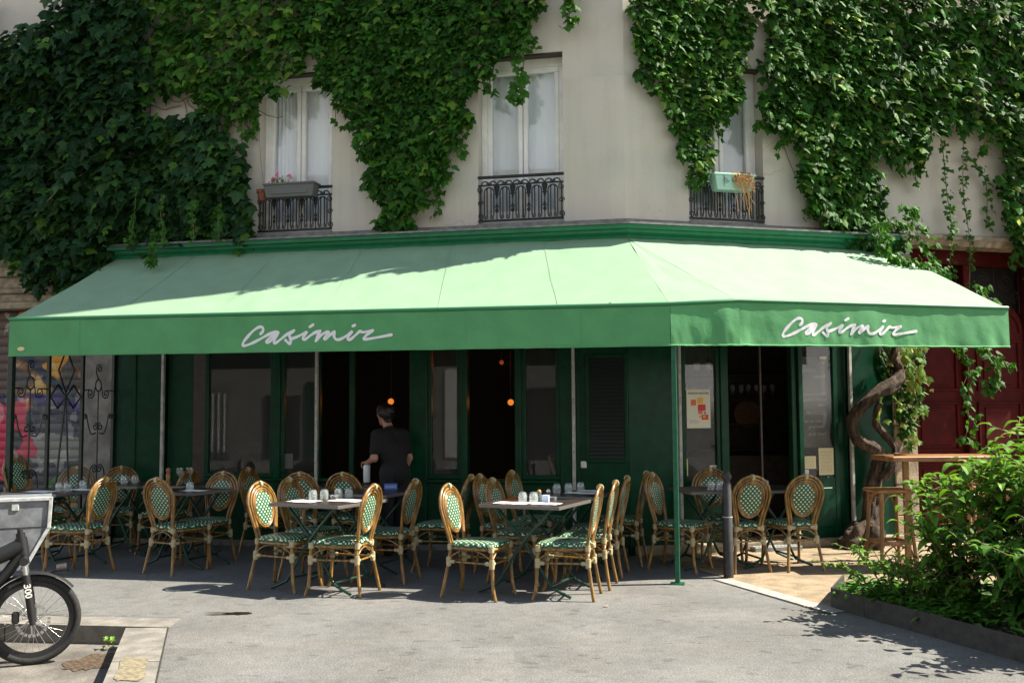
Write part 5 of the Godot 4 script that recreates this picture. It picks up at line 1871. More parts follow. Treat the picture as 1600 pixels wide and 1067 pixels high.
func furniture() -> void:
	var ch := make_chair()
	# x, z, facing (degrees), label
	var list := [
		[-4.06, -9.40, -107, "sunlit rattan chair facing left by the parked bicycle"],
		[-3.14, -9.46, 152, "rattan chair turned away, green oval back, second from the bicycle"],
		[-3.02, -9.86, -20, "shaded rattan chair facing the street behind the small wine glass table"],
		[-4.72, -10.02, 75, "lower chair of the stacked pair by the iron trellis"],
		[-4.86, -10.98, 8, "shaded chair against the wall behind the iron trellis"],
		[-4.33, -10.95, 12, "almost black chair in the corner by the green door panel"],
		[-3.68, -10.66, -107, "dark chair seen edge on beside the wooden pepper mill"],
		[-2.58, -10.66, 70, "dark chair under the brown framed shop window"],
		[-1.92, -8.52, 67, "bright golden chair facing right, left of the middle front table"],
		[-1.78, -9.02, 67, "brown chair directly behind the golden one, left of the middle front table"],
		[-2.04, -10.22, 165, "dark chair turned to the back table, left of the water carafe"],
		[-1.60, -10.12, 165, "dark chair under the white water carafe"],
		[-1.41, -8.30, -107.5, "sunlit chair facing left at the middle front table"],
		[-1.13, -8.90, -107, "shaded chair facing left, behind the sunlit one at the middle front table"],
		[-0.27, -8.11, 67, "sunlit chair facing right at the right front table"],
		[0.08, -8.78, 67, "brown chair just behind the golden one, left of the right front table"],
		[-0.05, -9.32, 67, "dark chair facing right, third in the row left of the right front table"],
		[-0.66, -9.42, -107, "dark chair facing left below the lettered reflection window"],
		[0.25, -9.86, 67, "farthest chair facing right, under the narrow pane with reflections"],
		[0.42, -8.07, -104, "nearest sunlit chair facing left at the right front table"],
		[0.595, -8.55, -105, "second sunlit chair in the row facing left"],
		[0.76, -9.13, -106, "third chair in the row facing left, in the awning's shade"],
		[1.02, -9.78, -106, "last chair in the row facing left, against the green panel"],
		[1.56, -9.36, 58, "shaded chair partly hidden by the green awning post"],
		[2.02, -9.95, 0, "chair facing the street under the no smoking sign"],
		[2.09, -9.33, 196, "rattan chair with round back beside the bollard"],
		[2.60, -9.40, 194, "rattan chair with round back in front of the menu door"],
	]
	for k in list.size():
		var e = list[k]
		var at := Vector3(e[0], 0, e[1])
		if k == 0:
			ch.position = at
			ch.rotation.y = deg_to_rad(e[2])
			ch.set_meta("label", e[3])
		else:
			copy(ch, "rattan_chair", e[3], at, deg_to_rad(e[2]))
	copy(ch, "rattan_chair", "upper chair of the stacked pair by the iron trellis", Vector3(-4.74, 0.19, -10.02), deg_to_rad(78))
	var t0 := make_table("bistro_table", 0.70)
	var t1 := make_table("small_bistro_table", 0.60)
	var tl := [
		[0, -4.48, -9.86, -22, "dark table with white paper mats beside the parked bicycle"],
		[1, -4.10, -10.66, -12, "small dark table with two tumblers in front of the green door panel"],
		[1, -3.17, -9.80, -24, "small table with one tumbler behind the green backed chair"],
		[1, -3.50, -10.62, -12, "small table with the wooden pepper mill by the white rail"],
		[0, -1.56, -8.53, -27, "middle front table with four tumblers in the sun"],
		[0, -1.34, -9.52, -22, "table with the small blue sign in front of the person"],
		[1, -1.72, -10.36, -12, "back table with the white water carafe"],
		[0, 0.19, -8.33, -25, "right front table with grey top, tumblers and shakers"],
		[0, 0.50, -9.16, -22, "shaded table with three tumblers before the louvred panel"],
		[1, 1.87, -9.55, 12, "dark table with two tumblers between post and bollard"],
		[1, 2.44, -9.62, 12, "dark table in front of the menu door"],
	]
	for e in tl:
		var src: Node3D = t0 if e[0] == 0 else t1
		var at := Vector3(e[1], 0, e[2])
		if not src.has_meta("label"):
			src.position = at
			src.rotation.y = deg_to_rad(e[3])
			src.set_meta("label", e[4])
		else:
			copy(src, "bistro_table" if e[0] == 0 else "small_bistro_table", e[4], at, deg_to_rad(e[3]))

func tableware() -> void:
	var y := 0.7285
	var tm := MB.new()   # tumblers stand upside down
	tm.lathe([Vector2(0.036, 0.0), Vector2(0.0375, 0.01), Vector2(0.037, 0.045), Vector2(0.034, 0.072), Vector2(0.026, 0.086), Vector2(0.0, 0.089), Vector2(0.0, 0.080), Vector2(0.023, 0.078), Vector2(0.031, 0.066), Vector2(0.034, 0.045), Vector2(0.0335, 0.0), Vector2(0.036, 0.0)], 20)
	var tmesh := tm.mesh()
	for e in [[-4.40, -9.72, "left of two upturned tumblers on the table by the bicycle"], [-4.31, -9.70, "right of two upturned tumblers on the table by the bicycle"], [-4.30, -10.02, "tumbler at the back of the table by the bicycle"],
			[-4.16, -10.72, "left tumbler on the small table by the green door panel"], [-4.06, -10.76, "right tumbler on the small table by the green door panel"], [-3.12, -9.68, "lone tumbler behind the green backed chair"],
			[-1.72, -8.62, "first tumbler from the left on the middle front table"], [-1.63, -8.66, "second tumbler from the left on the middle front table"], [-1.53, -8.79, "third tumbler from the left on the middle front table"], [-1.44, -8.80, "rightmost tumbler on the middle front table"],
			[0.08, -8.26, "left tumbler on the right front table"], [0.17, -8.24, "right tumbler on the right front table, before the shakers"],
			[0.40, -9.16, "left of three tumblers on the shaded table"], [0.51, -9.20, "middle of three tumblers on the shaded table"], [0.63, -9.32, "right of three tumblers on the shaded table"],
			[1.86, -9.42, "left tumbler on the table behind the bollard"], [1.95, -9.44, "right tumbler on the table behind the bollard"], [2.38, -9.46, "tumbler on the table before the menu door"]]:
		solo("tumbler", tmesh, M.tumbler, e[2], "glass", Vector3(e[0], y, e[1]), 0, "upturned glass tumblers")
	var st := MB.new()
	st.lathe([Vector2(0.033, 0), Vector2(0.005, 0.004), Vector2(0.004, 0.075), Vector2(0.03, 0.10), Vector2(0.037, 0.135), Vector2(0.033, 0.175)], 16)
	solo("wine_glass", st, M.tumbler, "wine glass beside the wooden pepper mill", "glass", Vector3(-3.50, y, -10.52))
	solo("wine_glass", st, M.tumbler, "wine glass right of the pepper mill pair, nearest the window", "glass", Vector3(-3.41, y, -10.56))
	var ml := MB.new()
	ml.lathe([Vector2(0, 0), Vector2(0.028, 0), Vector2(0.03, 0.02), Vector2(0.02, 0.06), Vector2(0.026, 0.1), Vector2(0.016, 0.12), Vector2(0.026, 0.14), Vector2(0.02, 0.17), Vector2(0, 0.178)], 16)
	solo("pepper_mill", ml, M.wood_top, "turned wooden pepper mill in front of the white rail", "pepper mill", Vector3(-3.62, y, -10.52))
	# paper mats and napkins
	for e in [[-4.55, -9.66, -22, 0.30, 0.20, "white paper mat under the table by the bicycle's tumblers"], [-4.24, -9.86, -22, 0.28, 0.18, "white paper mat at the right end of the bicycle table"],
			[-1.76, -8.47, -27, 0.26, 0.18, "white paper mat on the left of the middle front table"], [-1.40, -8.50, -27, 0.30, 0.18, "white paper mat on the right of the middle front table"],
			[0.0, -8.19, -25, 0.30, 0.17, "white paper mat on the left of the right front table"], [0.24, -8.13, -25, 0.30, 0.15, "white paper mat at the near edge of the right front table"],
			[0.62, -9.12, -22, 0.28, 0.18, "white paper mat on the shaded table"], [0.72, -9.36, -22, 0.22, 0.15, "white paper mat at the back of the shaded table"], [-3.06, -9.66, -24, 0.24, 0.17, "white paper mat under the lone tumbler"]]:
		var m := MB.new()
		m.grid(6, 4, func(u: float, v: float) -> Vector3: return Vector3((u - 0.5) * e[3], 0.0025 + 0.006 * absf(nz.get_noise_2d(u * 2.0 + e[0] * 9.0, v * 2.0)), (v - 0.5) * e[4]))
		solo("paper_mat", m, M.paper, e[5], "paper mat", Vector3(e[0], y, e[1]), deg_to_rad(e[2]), "white paper mats")
	var sh := MB.new()
	sh.lathe([Vector2(0, 0), Vector2(0.024, 0), Vector2(0.026, 0.03), Vector2(0.018, 0.06), Vector2(0.016, 0.065)], 14)
	var cp := MB.new()
	cp.lathe([Vector2(0.018, 0.0651), Vector2(0.019, 0.075), Vector2(0.01, 0.09), Vector2(0, 0.093)], 14)
	for k in 2:
		var o := thing("shaker", ["salt shaker with a wooden cap on the right front table", "dark pepper shaker on the right front table"][k], "shaker", Vector3([0.22, 0.30][k], y, [-8.42, -8.50][k]))
		put("body", sh, M.tumbler if k == 0 else flat(Color(0.03, 0.025, 0.02), 0.3), o)
		put("cap", cp, M.wood if k == 0 else M.steel, o)
	for e in [[-1.55, -8.70, "round steel ashtray between the tumblers of the middle front table"], [0.33, -8.42, "round steel ashtray on the right front table"]]:
		var m := MB.new()
		m.lathe([Vector2(0, 0), Vector2(0.036, 0), Vector2(0.042, 0.03), Vector2(0.038, 0.03), Vector2(0.032, 0.006), Vector2(0, 0.006)], 18)
		solo("ashtray", m, M.steel, e[2], "ashtray", Vector3(e[0], y, e[1]))
	var nb := MB.new()
	nb.box(Vector3(0, 0.03, 0), Vector3(0.055, 0.06, 0.04), 0.003)
	solo("napkin_holder", nb, flat(Color(0.42, 0.52, 0.72), 0.5), "pale blue napkin block on the right front table", "napkin holder", Vector3(0.27, y, -8.26), -0.3)
	var cf := thing("water_carafe", "tall white water carafe under the person's hand", "carafe", Vector3(-1.52, y, -10.42))
	var cm := MB.new()
	cm.lathe([Vector2(0, 0.02), Vector2(0.034, 0.02), Vector2(0.036, 0.03), Vector2(0.036, 0.19), Vector2(0.03, 0.2), Vector2(0.0, 0.2)], 18)
	put("body", cm, flat(Color(0.62, 0.65, 0.68), 0.35), cf)
	cm = MB.new()
	cm.lathe([Vector2(0, 0.0), Vector2(0.032, 0.0), Vector2(0.032, 0.02), Vector2(0, 0.0201)], 18)
	put("base", cm, M.brown, cf)
	var sg := thing("table_sign", "small blue reserved sign on the table before the person", "sign", Vector3(-1.17, y, -9.60), 0.1)
	put("plate", bx(Vector3(0, 0.033, 0), Vector3(0.125, 0.062, 0.012), 0.003), flat(Color(0.05, 0.12, 0.36), 0.5), sg)
	text("lettering", "RÉSERVÉ", 0.020, flat(Color(0.6, 0.66, 0.75), 0.6), sg, Transform3D(Basis.IDENTITY, Vector3(0, 0.033, 0.0065)))

func text(called: String, s: String, h: float, mat: Material, parent: Node3D, xf: Transform3D, serif := false, bold := false) -> MeshInstance3D:   # centred, h = cap height in metres
	var f := SystemFont.new()
	f.font_names = PackedStringArray(["Droid Serif" if serif else "Droid Sans"])
	f.font_weight = 700 if bold else 400
	var t := TextMesh.new()
	t.font = f
	t.text = s
	t.font_size = 32
	t.pixel_size = h / 23.0
	t.depth = 0.0012
	t.curve_step = 2.0
	return put(called, t, mat, parent, xf)

# ------------------------------------------------------------------ person
func skin(bones: Array, cell: float, k: float) -> MB:   # surface nets round a smooth union of tapered capsules
	var lo := Vector3.INF
	var hi := -Vector3.INF
	for b in bones:
		var r := maxf(b[2], b[3]) + k + cell * 2
		lo = lo.min(b[0] - Vector3.ONE * r).min(b[1] - Vector3.ONE * r)
		hi = hi.max(b[0] + Vector3.ONE * r).max(b[1] + Vector3.ONE * r)
	var nx := int((hi.x - lo.x) / cell) + 2
	var ny := int((hi.y - lo.y) / cell) + 2
	var nzz := int((hi.z - lo.z) / cell) + 2
	var f := PackedFloat32Array()
	f.resize(nx * ny * nzz)
	f.fill(1.0)
	for b in bones:
		var a: Vector3 = b[0]
		var ba: Vector3 = b[1] - a
		var l2 := maxf(ba.length_squared(), 1e-9)
		var r := maxf(b[2], b[3]) + k + cell * 2
		var p0 := ((a.min(b[1]) - Vector3.ONE * r - lo) / cell).floor()
		var p1 := ((a.max(b[1]) + Vector3.ONE * r - lo) / cell).ceil()
		for x in range(maxi(0, int(p0.x)), mini(nx, int(p1.x) + 1)):
			for y in range(maxi(0, int(p0.y)), mini(ny, int(p1.y) + 1)):
				var at := (x * ny + y) * nzz
				for z in range(maxi(0, int(p0.z)), mini(nzz, int(p1.z) + 1)):
					var p := lo + Vector3(x, y, z) * cell - a
					var h := clampf(p.dot(ba) / l2, 0.0, 1.0)
					var d := (p - ba * h).length() - lerpf(b[2], b[3], h)
					var o := f[at + z]
					var m := clampf(0.5 + 0.5 * (o - d) / k, 0.0, 1.0)
					f[at + z] = lerpf(o, d, m) - k * m * (1.0 - m)
	var id := PackedInt32Array()
	id.resize(f.size())
	id.fill(-1)
	var m := MB.new()
	var off := [0, 1, nzz, nzz + 1, ny * nzz, ny * nzz + 1, ny * nzz + nzz, ny * nzz + nzz + 1]
	var pos := [Vector3(0, 0, 0), Vector3(0, 0, 1), Vector3(0, 1, 0), Vector3(0, 1, 1), Vector3(1, 0, 0), Vector3(1, 0, 1), Vector3(1, 1, 0), Vector3(1, 1, 1)]
	var edges := [[0, 1], [2, 3], [4, 5], [6, 7], [0, 2], [1, 3], [4, 6], [5, 7], [0, 4], [1, 5], [2, 6], [3, 7]]
	for x in nx - 1:
		for y in ny - 1:
			for z in nzz - 1:
				var c := (x * ny + y) * nzz + z
				var neg := 0
				for q in 8:
					if f[c + off[q]] < 0.0:
						neg += 1
				if neg == 0 or neg == 8:
					continue
				var s := Vector3.ZERO
				var n := 0
				for e in edges:
					var da := f[c + off[e[0]]]
					var db := f[c + off[e[1]]]
					if (da < 0.0) != (db < 0.0):
						s += (pos[e[0]] as Vector3).lerp(pos[e[1]], da / (da - db))
						n += 1
				var g := Vector3(f[c + off[4]] + f[c + off[7]] - f[c] - f[c + off[3]], f[c + off[2]] + f[c + off[7]] - f[c] - f[c + off[5]], f[c + off[1]] + f[c + off[7]] - f[c] - f[c + off[6]])
				id[c] = m.vert(lo + (Vector3(x, y, z) + s / n) * cell, g.normalized())
	var ax := [ny * nzz, nzz, 1]
	for x in range(1, nx - 1):
		for y in range(1, ny - 1):
			for z in range(1, nzz - 1):
				var c := (x * ny + y) * nzz + z
				for q in 3:
					var d: int = ax[q]
					if (f[c] < 0.0) != (f[c + d] < 0.0):
						var u: int = ax[(q + 1) % 3]
						var w: int = ax[(q + 2) % 3]
						var l := [id[c - u - w], id[c - w], id[c], id[c - u]]
						if l.min() < 0:
							continue
						if f[c] < 0.0:
							m.i.append_array(PackedInt32Array([l[0], l[2], l[1], l[0], l[3], l[2]]))
						else:
							m.i.append_array(PackedInt32Array([l[0], l[1], l[2], l[0], l[2], l[3]]))
	return m

func person() -> void:
	var o := thing("person", "person in black t-shirt seen from behind, hand on a white carafe", "person", Vector3(-1.235, 0.0, -10.40), deg_to_rad(-139))
	var V := func(x: float, y: float, z: float) -> Vector3: return Vector3(x, y, z)
	var sh := 1.25
	var body := [
		[V.call(0, 0.86, -0.02), V.call(0, 1.05, 0.02), 0.115, 0.115], [V.call(-0.06, 1.05, 0.02), V.call(-0.09, 1.20, 0.06), 0.095, 0.09], [V.call(0.06, 1.05, 0.02), V.call(0.09, 1.20, 0.06), 0.095, 0.09],
		[V.call(-0.15, sh - 0.02, 0.07), V.call(0.15, sh - 0.02, 0.07), 0.052, 0.052], [V.call(0, sh, 0.075), V.call(0, sh + 0.10, 0.12), 0.052, 0.046],
		[V.call(0.165, sh - 0.02, 0.07), V.call(0.225, 1.00, 0.03), 0.045, 0.036], [V.call(0.225, 1.00, 0.03), V.call(0.185, 0.955, 0.20), 0.036, 0.025],
		[V.call(-0.165, sh - 0.02, 0.07), V.call(-0.225, 0.99, 0.05), 0.045, 0.036], [V.call(-0.225, 0.99, 0.05), V.call(-0.20, 0.78, 0.12), 0.036, 0.024],
		[V.call(-0.20, 0.78, 0.12), V.call(-0.195, 0.70, 0.14), 0.026, 0.030],
		[V.call(0.08, 0.84, -0.02), V.call(0.09, 0.46, 0.0), 0.078, 0.052], [V.call(0.09, 0.46, 0.0), V.call(0.09, 0.08, -0.03), 0.052, 0.036], [V.call(0.09, 0.05, -0.03), V.call(0.10, 0.035, 0.15), 0.038, 0.03],
		[V.call(-0.08, 0.84, -0.02), V.call(-0.10, 0.46, 0.02), 0.078, 0.052], [V.call(-0.10, 0.46, 0.02), V.call(-0.11, 0.08, 0.0), 0.052, 0.036], [V.call(-0.11, 0.05, 0.0), V.call(-0.13, 0.035, 0.18), 0.038, 0.03]]
	var b := skin(body, 0.014, 0.03)
	# head with face
	var hc := Vector3(0, sh + 0.19, 0.165)
	var head := [[hc + Vector3(0, 0.02, -0.02), hc + Vector3(0, 0.025, 0.015), 0.085, 0.080], [hc + Vector3(0, -0.03, 0.02), hc + Vector3(0, -0.08, 0.055), 0.062, 0.030],
		[hc + Vector3(0, 0.015, 0.092), hc + Vector3(0, -0.022, 0.108), 0.008, 0.013], [hc + Vector3(-0.018, -0.055, 0.084), hc + Vector3(0.018, -0.055, 0.084), 0.008, 0.008],
		[hc + Vector3(-0.085, -0.01, -0.005), hc + Vector3(-0.088, 0.02, -0.012), 0.012, 0.015], [hc + Vector3(0.085, -0.01, -0.005), hc + Vector3(0.088, 0.02, -0.012), 0.012, 0.015],
		[hc + Vector3(0, -0.05, -0.01), Vector3(0, sh + 0.04, 0.095), 0.048, 0.050]]
	join(b, skin(head, 0.006, 0.018))
	# left hand closed on the carafe: palm, four fingers, thumb
	var w := Vector3(0.185, 0.955, 0.20)
	var hand := [[w, w + Vector3(-0.012, -0.012, 0.055), 0.022, 0.024]]
	for q in 4:
		var kx := w + Vector3(0.018 - q * 0.018, -0.005 - 0.002 * q, 0.075 - absf(q - 1.3) * 0.004)
		var l := [0.030, 0.034, 0.031, 0.025][q] as float
		var m1 := kx + Vector3(-0.004, -0.010, l)
		var m2 := m1 + Vector3(-0.004, -0.026, l * 0.35)
		var m3 := m2 + Vector3(-0.002, -0.022, -l * 0.15)
		hand.append_array([[w + Vector3(0.008 - q * 0.010, -0.008, 0.05), kx, 0.011, 0.0095], [kx, m1, 0.0095, 0.0088], [m1, m2, 0.0088, 0.008], [m2, m3, 0.008, 0.0072]])
	hand.append_array([[w + Vector3(-0.018, -0.008, 0.02), w + Vector3(-0.048, -0.025, 0.045), 0.013, 0.010], [w + Vector3(-0.048, -0.025, 0.045), w + Vector3(-0.052, -0.045, 0.072), 0.010, 0.008]])
	join(b, skin(hand, 0.004, 0.006))
	put("body", b, M.skin, o)
	var shirt := [
		[V.call(0, 0.84, -0.02), V.call(0, 1.05, 0.02), 0.140, 0.128], [V.call(-0.06, 1.05, 0.02), V.call(-0.09, 1.20, 0.06), 0.108, 0.102], [V.call(0.06, 1.05, 0.02), V.call(0.09, 1.20, 0.06), 0.108, 0.102],
		[V.call(-0.15, sh - 0.02, 0.07), V.call(0.15, sh - 0.02, 0.07), 0.064, 0.064], [V.call(0, sh, 0.075), V.call(0, sh + 0.035, 0.09), 0.066, 0.058],
		[V.call(0.165, sh - 0.02, 0.07), V.call(0.212, 1.07, 0.04), 0.062, 0.054], [V.call(-0.165, sh - 0.02, 0.07), V.call(-0.212, 1.07, 0.055), 0.062, 0.054]]
	put("t_shirt", skin(shirt, 0.014, 0.03), M.shirt, o)
	var tr := [[V.call(-0.05, 0.86, -0.02), V.call(0.05, 0.86, -0.02), 0.118, 0.118], [V.call(0.08, 0.82, -0.02), V.call(0.09, 0.46, 0.0), 0.092, 0.068], [V.call(0.09, 0.46, 0.0), V.call(0.09, 0.06, -0.03), 0.068, 0.058],
		[V.call(-0.08, 0.82, -0.02), V.call(-0.10, 0.46, 0.02), 0.092, 0.068], [V.call(-0.10, 0.46, 0.02), V.call(-0.11, 0.06, 0.0), 0.068, 0.058]]
	put("trousers", skin(tr, 0.016, 0.03), M.trousers, o)
	var hair := [[hc + Vector3(0, 0.035, -0.028), hc + Vector3(0, 0.05, 0.02), 0.090, 0.084], [hc + Vector3(0, -0.01, -0.05), hc + Vector3(0, -0.05, -0.055), 0.066, 0.045], [hc + Vector3(0, 0.06, -0.11), hc + Vector3(0, 0.04, -0.125), 0.035, 0.03], [hc + Vector3(-0.07, 0.02, -0.02), hc + Vector3(0.07, 0.02, -0.02), 0.035, 0.035]]
	put("hair", skin(hair, 0.008, 0.02), M.hair, o)

func join(a: MB, b: MB) -> void:
	var k := a.v.size()
	a.v.append_array(b.v)
	a.n.append_array(b.n)
	a.t.append_array(b.t)
	for q in b.i:
		a.i.append(q + k)

# ------------------------------------------------------------------ street things
func bollard() -> void:
	var o := thing("bollard", "dark grey steel bollard with ball top in front of the cafe door", "bollard", Vector3(1.90, 0, -8.90))
	var m := MB.new()
	m.lathe([Vector2(0, 0), Vector2(0.044, 0), Vector2(0.044, 0.53), Vector2(0.0425, 0.532), Vector2(0.0425, 0.545), Vector2(0.040, 0.55), Vector2(0.039, 0.82), Vector2(0.030, 0.835), Vector2(0.024, 0.845)], 24)
	put("post", m, M.bollard, o)
	m = MB.new()
	m.lathe([Vector2(0.024, 0.845), Vector2(0.03, 0.853), Vector2(0.041, 0.872), Vector2(0.043, 0.890), Vector2(0.036, 0.906), Vector2(0.034, 0.908), Vector2(0.030, 0.922), Vector2(0.016, 0.934), Vector2(0, 0.937)], 24)
	put("ball_top", m, M.bollard, o)
	m = MB.new()
	m.lathe([Vector2(0.0445, 0.528), Vector2(0.0455, 0.530), Vector2(0.0455, 0.534), Vector2(0.0445, 0.536)], 24)
	put("ring", m, M.rail, o)

func make_stool() -> Node3D:
	var o := thing("bar_stool", "", "stool", Z0, 0.0, "wooden bar stools at the high table")
	put("seat", bx(Vector3(0, 0.715, 0), Vector3(0.36, 0.03, 0.34), 0.01), M.wood, o)
	for s in [[-1, -1], [1, -1], [1, 1], [-1, 1]]:
		var m := MB.new()
		m.tube(smooth([Vector3(s[0] * 0.135, 0.70, s[1] * 0.125), Vector3(s[0] * 0.145, 0.4, s[1] * 0.135), Vector3(s[0] * 0.175, 0.0, s[1] * 0.165)], 4), [0.020, 0.020, 0.019, 0.019, 0.018, 0.018, 0.017, 0.016, 0.016], 9)
		put("leg", m, M.wood, o)
	for k in 4:
		var an := k * PI / 2
		var bs := Basis(Vector3.UP, an)
		var m := MB.new()
		m.tube(smooth([bs * Vector3(-0.135, 0.52, 0.128), bs * Vector3(-0.11, 0.62, 0.128), bs * Vector3(-0.05, 0.682, 0.126), bs * Vector3(0.05, 0.682, 0.126), bs * Vector3(0.11, 0.62, 0.128), bs * Vector3(0.135, 0.52, 0.128)], 3), 0.010, 7)
		put("bent_brace", m, M.wood, o)
		m = MB.new()
		m.bar(bs * Vector3(-0.15, 0.24, 0.145), bs * Vector3(0.15, 0.24, 0.145), 0.03, 0.018, 0.003)
		put("stretcher", m, M.wood, o)
		m = MB.new()
		m.tube(smooth([bs * Vector3(-0.16, 0.06, 0.15), bs * Vector3(-0.12, 0.16, 0.148), bs * Vector3(0.0, 0.225, 0.146), bs * Vector3(0.12, 0.16, 0.148), bs * Vector3(0.16, 0.06, 0.15)], 3), 0.008, 7)
		put("bent_brace", m, M.wood, o)
	return o

func bar_corner() -> void:
	var t := thing("high_table", "high wooden bar table behind the leafy shrub", "table", Vector3(3.95, 0, -9.32), 0.05)
	put("tabletop", bx(Vector3(0, 1.02, 0), Vector3(1.05, 0.045, 0.5), 0.006), M.wood_top, t)
	for s in [-1, 1]:
		put("leg", bx(Vector3(s * 0.30, 0.5, 0), Vector3(0.05, 0.995, 0.05), 0.006), M.wood, t)
		put("foot", bx(Vector3(s * 0.30, 0.015, 0), Vector3(0.08, 0.03, 0.46), 0.006), M.wood, t)
	var p := thing("candle_holder", "small round dish on the high wooden table", "dish", Vector3(3.62, 1.0435, -9.34))
	var m := MB.new()
	m.lathe([Vector2(0, 0), Vector2(0.055, 0), Vector2(0.06, 0.02), Vector2(0.052, 0.02), Vector2(0.045, 0.006), Vector2(0, 0.006)], 20)
	put("dish", m, M.wood, p)
	var s := make_stool()
	s.position = Vector3(3.53, 0, -9.42)
	s.rotation.y = 0.12
	s.set_meta("label", "wooden bar stool beside the vine trunk")
	copy(s, "bar_stool", "wooden bar stool half hidden by the shrub, in the middle of three", Vector3(4.12, 0, -9.02), 0.3)
	copy(s, "bar_stool", "wooden bar stool before the red door, right of the high table", Vector3(4.55, 0, -9.5), -0.2)

func bike() -> void:
	var o := thing("cargo_bike", "black cargo bicycle with grey box parked in the bay", "bicycle", Vector3(-3.09, -0.12, -6.50), 0.42)
	var R := 0.285
	var tr := MB.new()
	var pts := []
	for k in 48:
		pts.append(Vector3(cos(TAU * k / 48) * (R - 0.025), R + sin(TAU * k / 48) * (R - 0.025), 0))
	tr.tube(pts, 0.025, 12, true)
	var wheel := Node3D.new()
	wheel.name = "front_wheel"
	o.add_child(wheel)
	put("tyre", tr, M.rubber, wheel)
	var rm := MB.new()
	rm.lathe([Vector2(R - 0.075, -0.012), Vector2(R - 0.045, -0.015), Vector2(R - 0.045, 0.015), Vector2(R - 0.075, 0.012), Vector2(R - 0.075, -0.012)], 48, Transform3D(Basis(Vector3.RIGHT, PI / 2), Vector3(0, R, 0)))
	put("rim", rm, M.black, wheel)
	var hb := MB.new()
	hb.lathe([Vector2(0, -0.05), Vector2(0.02, -0.05), Vector2(0.022, -0.03), Vector2(0.014, -0.02), Vector2(0.014, 0.02), Vector2(0.022, 0.03), Vector2(0.02, 0.05), Vector2(0, 0.05)], 16, Transform3D(Basis(Vector3.RIGHT, PI / 2), Vector3(0, R, 0)))
	put("hub", hb, M.black, wheel)
	for k in 28:
		var m := MB.new()
		var an := TAU * k / 28
		var side := 1.0 if k % 2 == 0 else -1.0
		var off := an + (0.9 if (k / 2) % 2 == 0 else -0.9)
		m.tube([Vector3(cos(off) * 0.02, R + sin(off) * 0.02, side * 0.03), Vector3(cos(an) * (R - 0.075), R + sin(an) * (R - 0.075), 0)], 0.0013, 4)
		put("spoke", m, M.steel, wheel)
	var dk := MB.new()
	var dz := 0.045
	for k in 24:
		var a0 := TAU * k / 24
		var a1 := TAU * (k + 0.72) / 24
		dk.quad(Vector3(cos(a0) * 0.085, R + sin(a0) * 0.085, dz), Vector3(cos(a0) * 0.105, R + sin(a0) * 0.105, dz), Vector3(cos(a1) * 0.103, R + sin(a1) * 0.103, dz), Vector3(cos(a1) * 0.085, R + sin(a1) * 0.085, dz))
	for k in 6:
		var a0 := TAU * k / 6
		dk.bar(Vector3(cos(a0) * 0.02, R + sin(a0) * 0.02, dz), Vector3(cos(a0 + 0.5) * 0.09, R + sin(a0 + 0.5) * 0.09, dz), 0.008, 0.003)
	put("brake_disc", dk, M.steel, wheel)
	var cl := MB.new()
	cl.box(Vector3(-0.10, R + 0.03, 0.06), Vector3(0.045, 0.075, 0.035), 0.01)
	put("brake_caliper", cl, M.black, o)
	# suspension fork, leaning back
	var ax := Vector3(0.0, R, 0)
	var hd := Vector3(-0.075, 0.76, 0)
	var up := (hd - ax).normalized()
	for z in [-0.07, 0.075]:
		var m := MB.new()
		m.tube([ax + Vector3(0, -0.02, z), ax + up * 0.05 + Vector3(0, 0, z), ax + up * 0.30 + Vector3(0, 0, z)], [0.018, 0.025, 0.024], 12)
		var lg := put("fork_leg", m, M.black, o)
		m = MB.new()
		m.tube([ax + up * 0.30 + Vector3(0, 0, z), ax + up * 0.40 + Vector3(0, 0, z)], 0.016, 12)
		put("stanchion", m, M.steel, lg)
	var cr := MB.new()
	cr.tube([ax + up * 0.385 + Vector3(0, 0, -0.09), ax + up * 0.385 + Vector3(0, 0, 0.095)], 0.026, 12)
	put("fork_crown", cr, M.black, o)
	text("fork_lettering", "300", 0.040, M.white, o, Transform3D(Basis(up, Vector3(0, 0, 1).cross(up), Vector3(0, 0, 1)) * Basis(Vector3.BACK, PI), ax + up * 0.20 + Vector3(0, 0, 0.1005)), false, true)
	var ht := MB.new()
	ht.tube([ax + up * 0.36, ax + up * 0.42, ax + up * 0.425, ax + up * 0.53], [0.03, 0.03, 0.038, 0.036], 14)
	put("head_tube", ht, M.black, o)
	ht = MB.new()
	ht.tube([ax + up * 0.53, ax + up * 0.56, ax + up * 0.562, ax + up * 0.59], [0.028, 0.028, 0.018, 0.016], 12)
	put("steerer_cap", ht, M.black, o)
	var fr := MB.new()
	fr.tube(smooth([ax + up * 0.48, Vector3(-0.25, 0.68, 0), Vector3(-0.6, 0.55, 0), Vector3(-1.1, 0.42, 0)], 5), [0.045, 0.05, 0.05, 0.05, 0.05, 0.05, 0.05, 0.05, 0.05, 0.05, 0.05, 0.05, 0.05, 0.05, 0.05, 0.05], 12)
	fr.tube(smooth([ax + up * 0.44, Vector3(-0.22, 0.52, 0), Vector3(-0.45, 0.38, 0), Vector3(-1.0, 0.30, 0)], 5), 0.035, 10)
	put("frame", fr, M.black, o)
	# mudguard
	var mg := MB.new()
	mg.grid(24, 4, func(u: float, v: float) -> Vector3:
		var an := lerpf(PI * 1.02, PI * 0.22, u)
		var w := (v - 0.5) * 2.0
		var rad := R + 0.022 - 0.014 * w * w
		return Vector3(cos(an) * rad, R + sin(an) * rad, w * 0.036))
	put("mudguard", mg, M.black, o)
	var hl := MB.new()
	hl.tube([Vector3(0.13, 0.60, 0), Vector3(0.19, 0.605, 0)], [0.024, 0.029], 14)
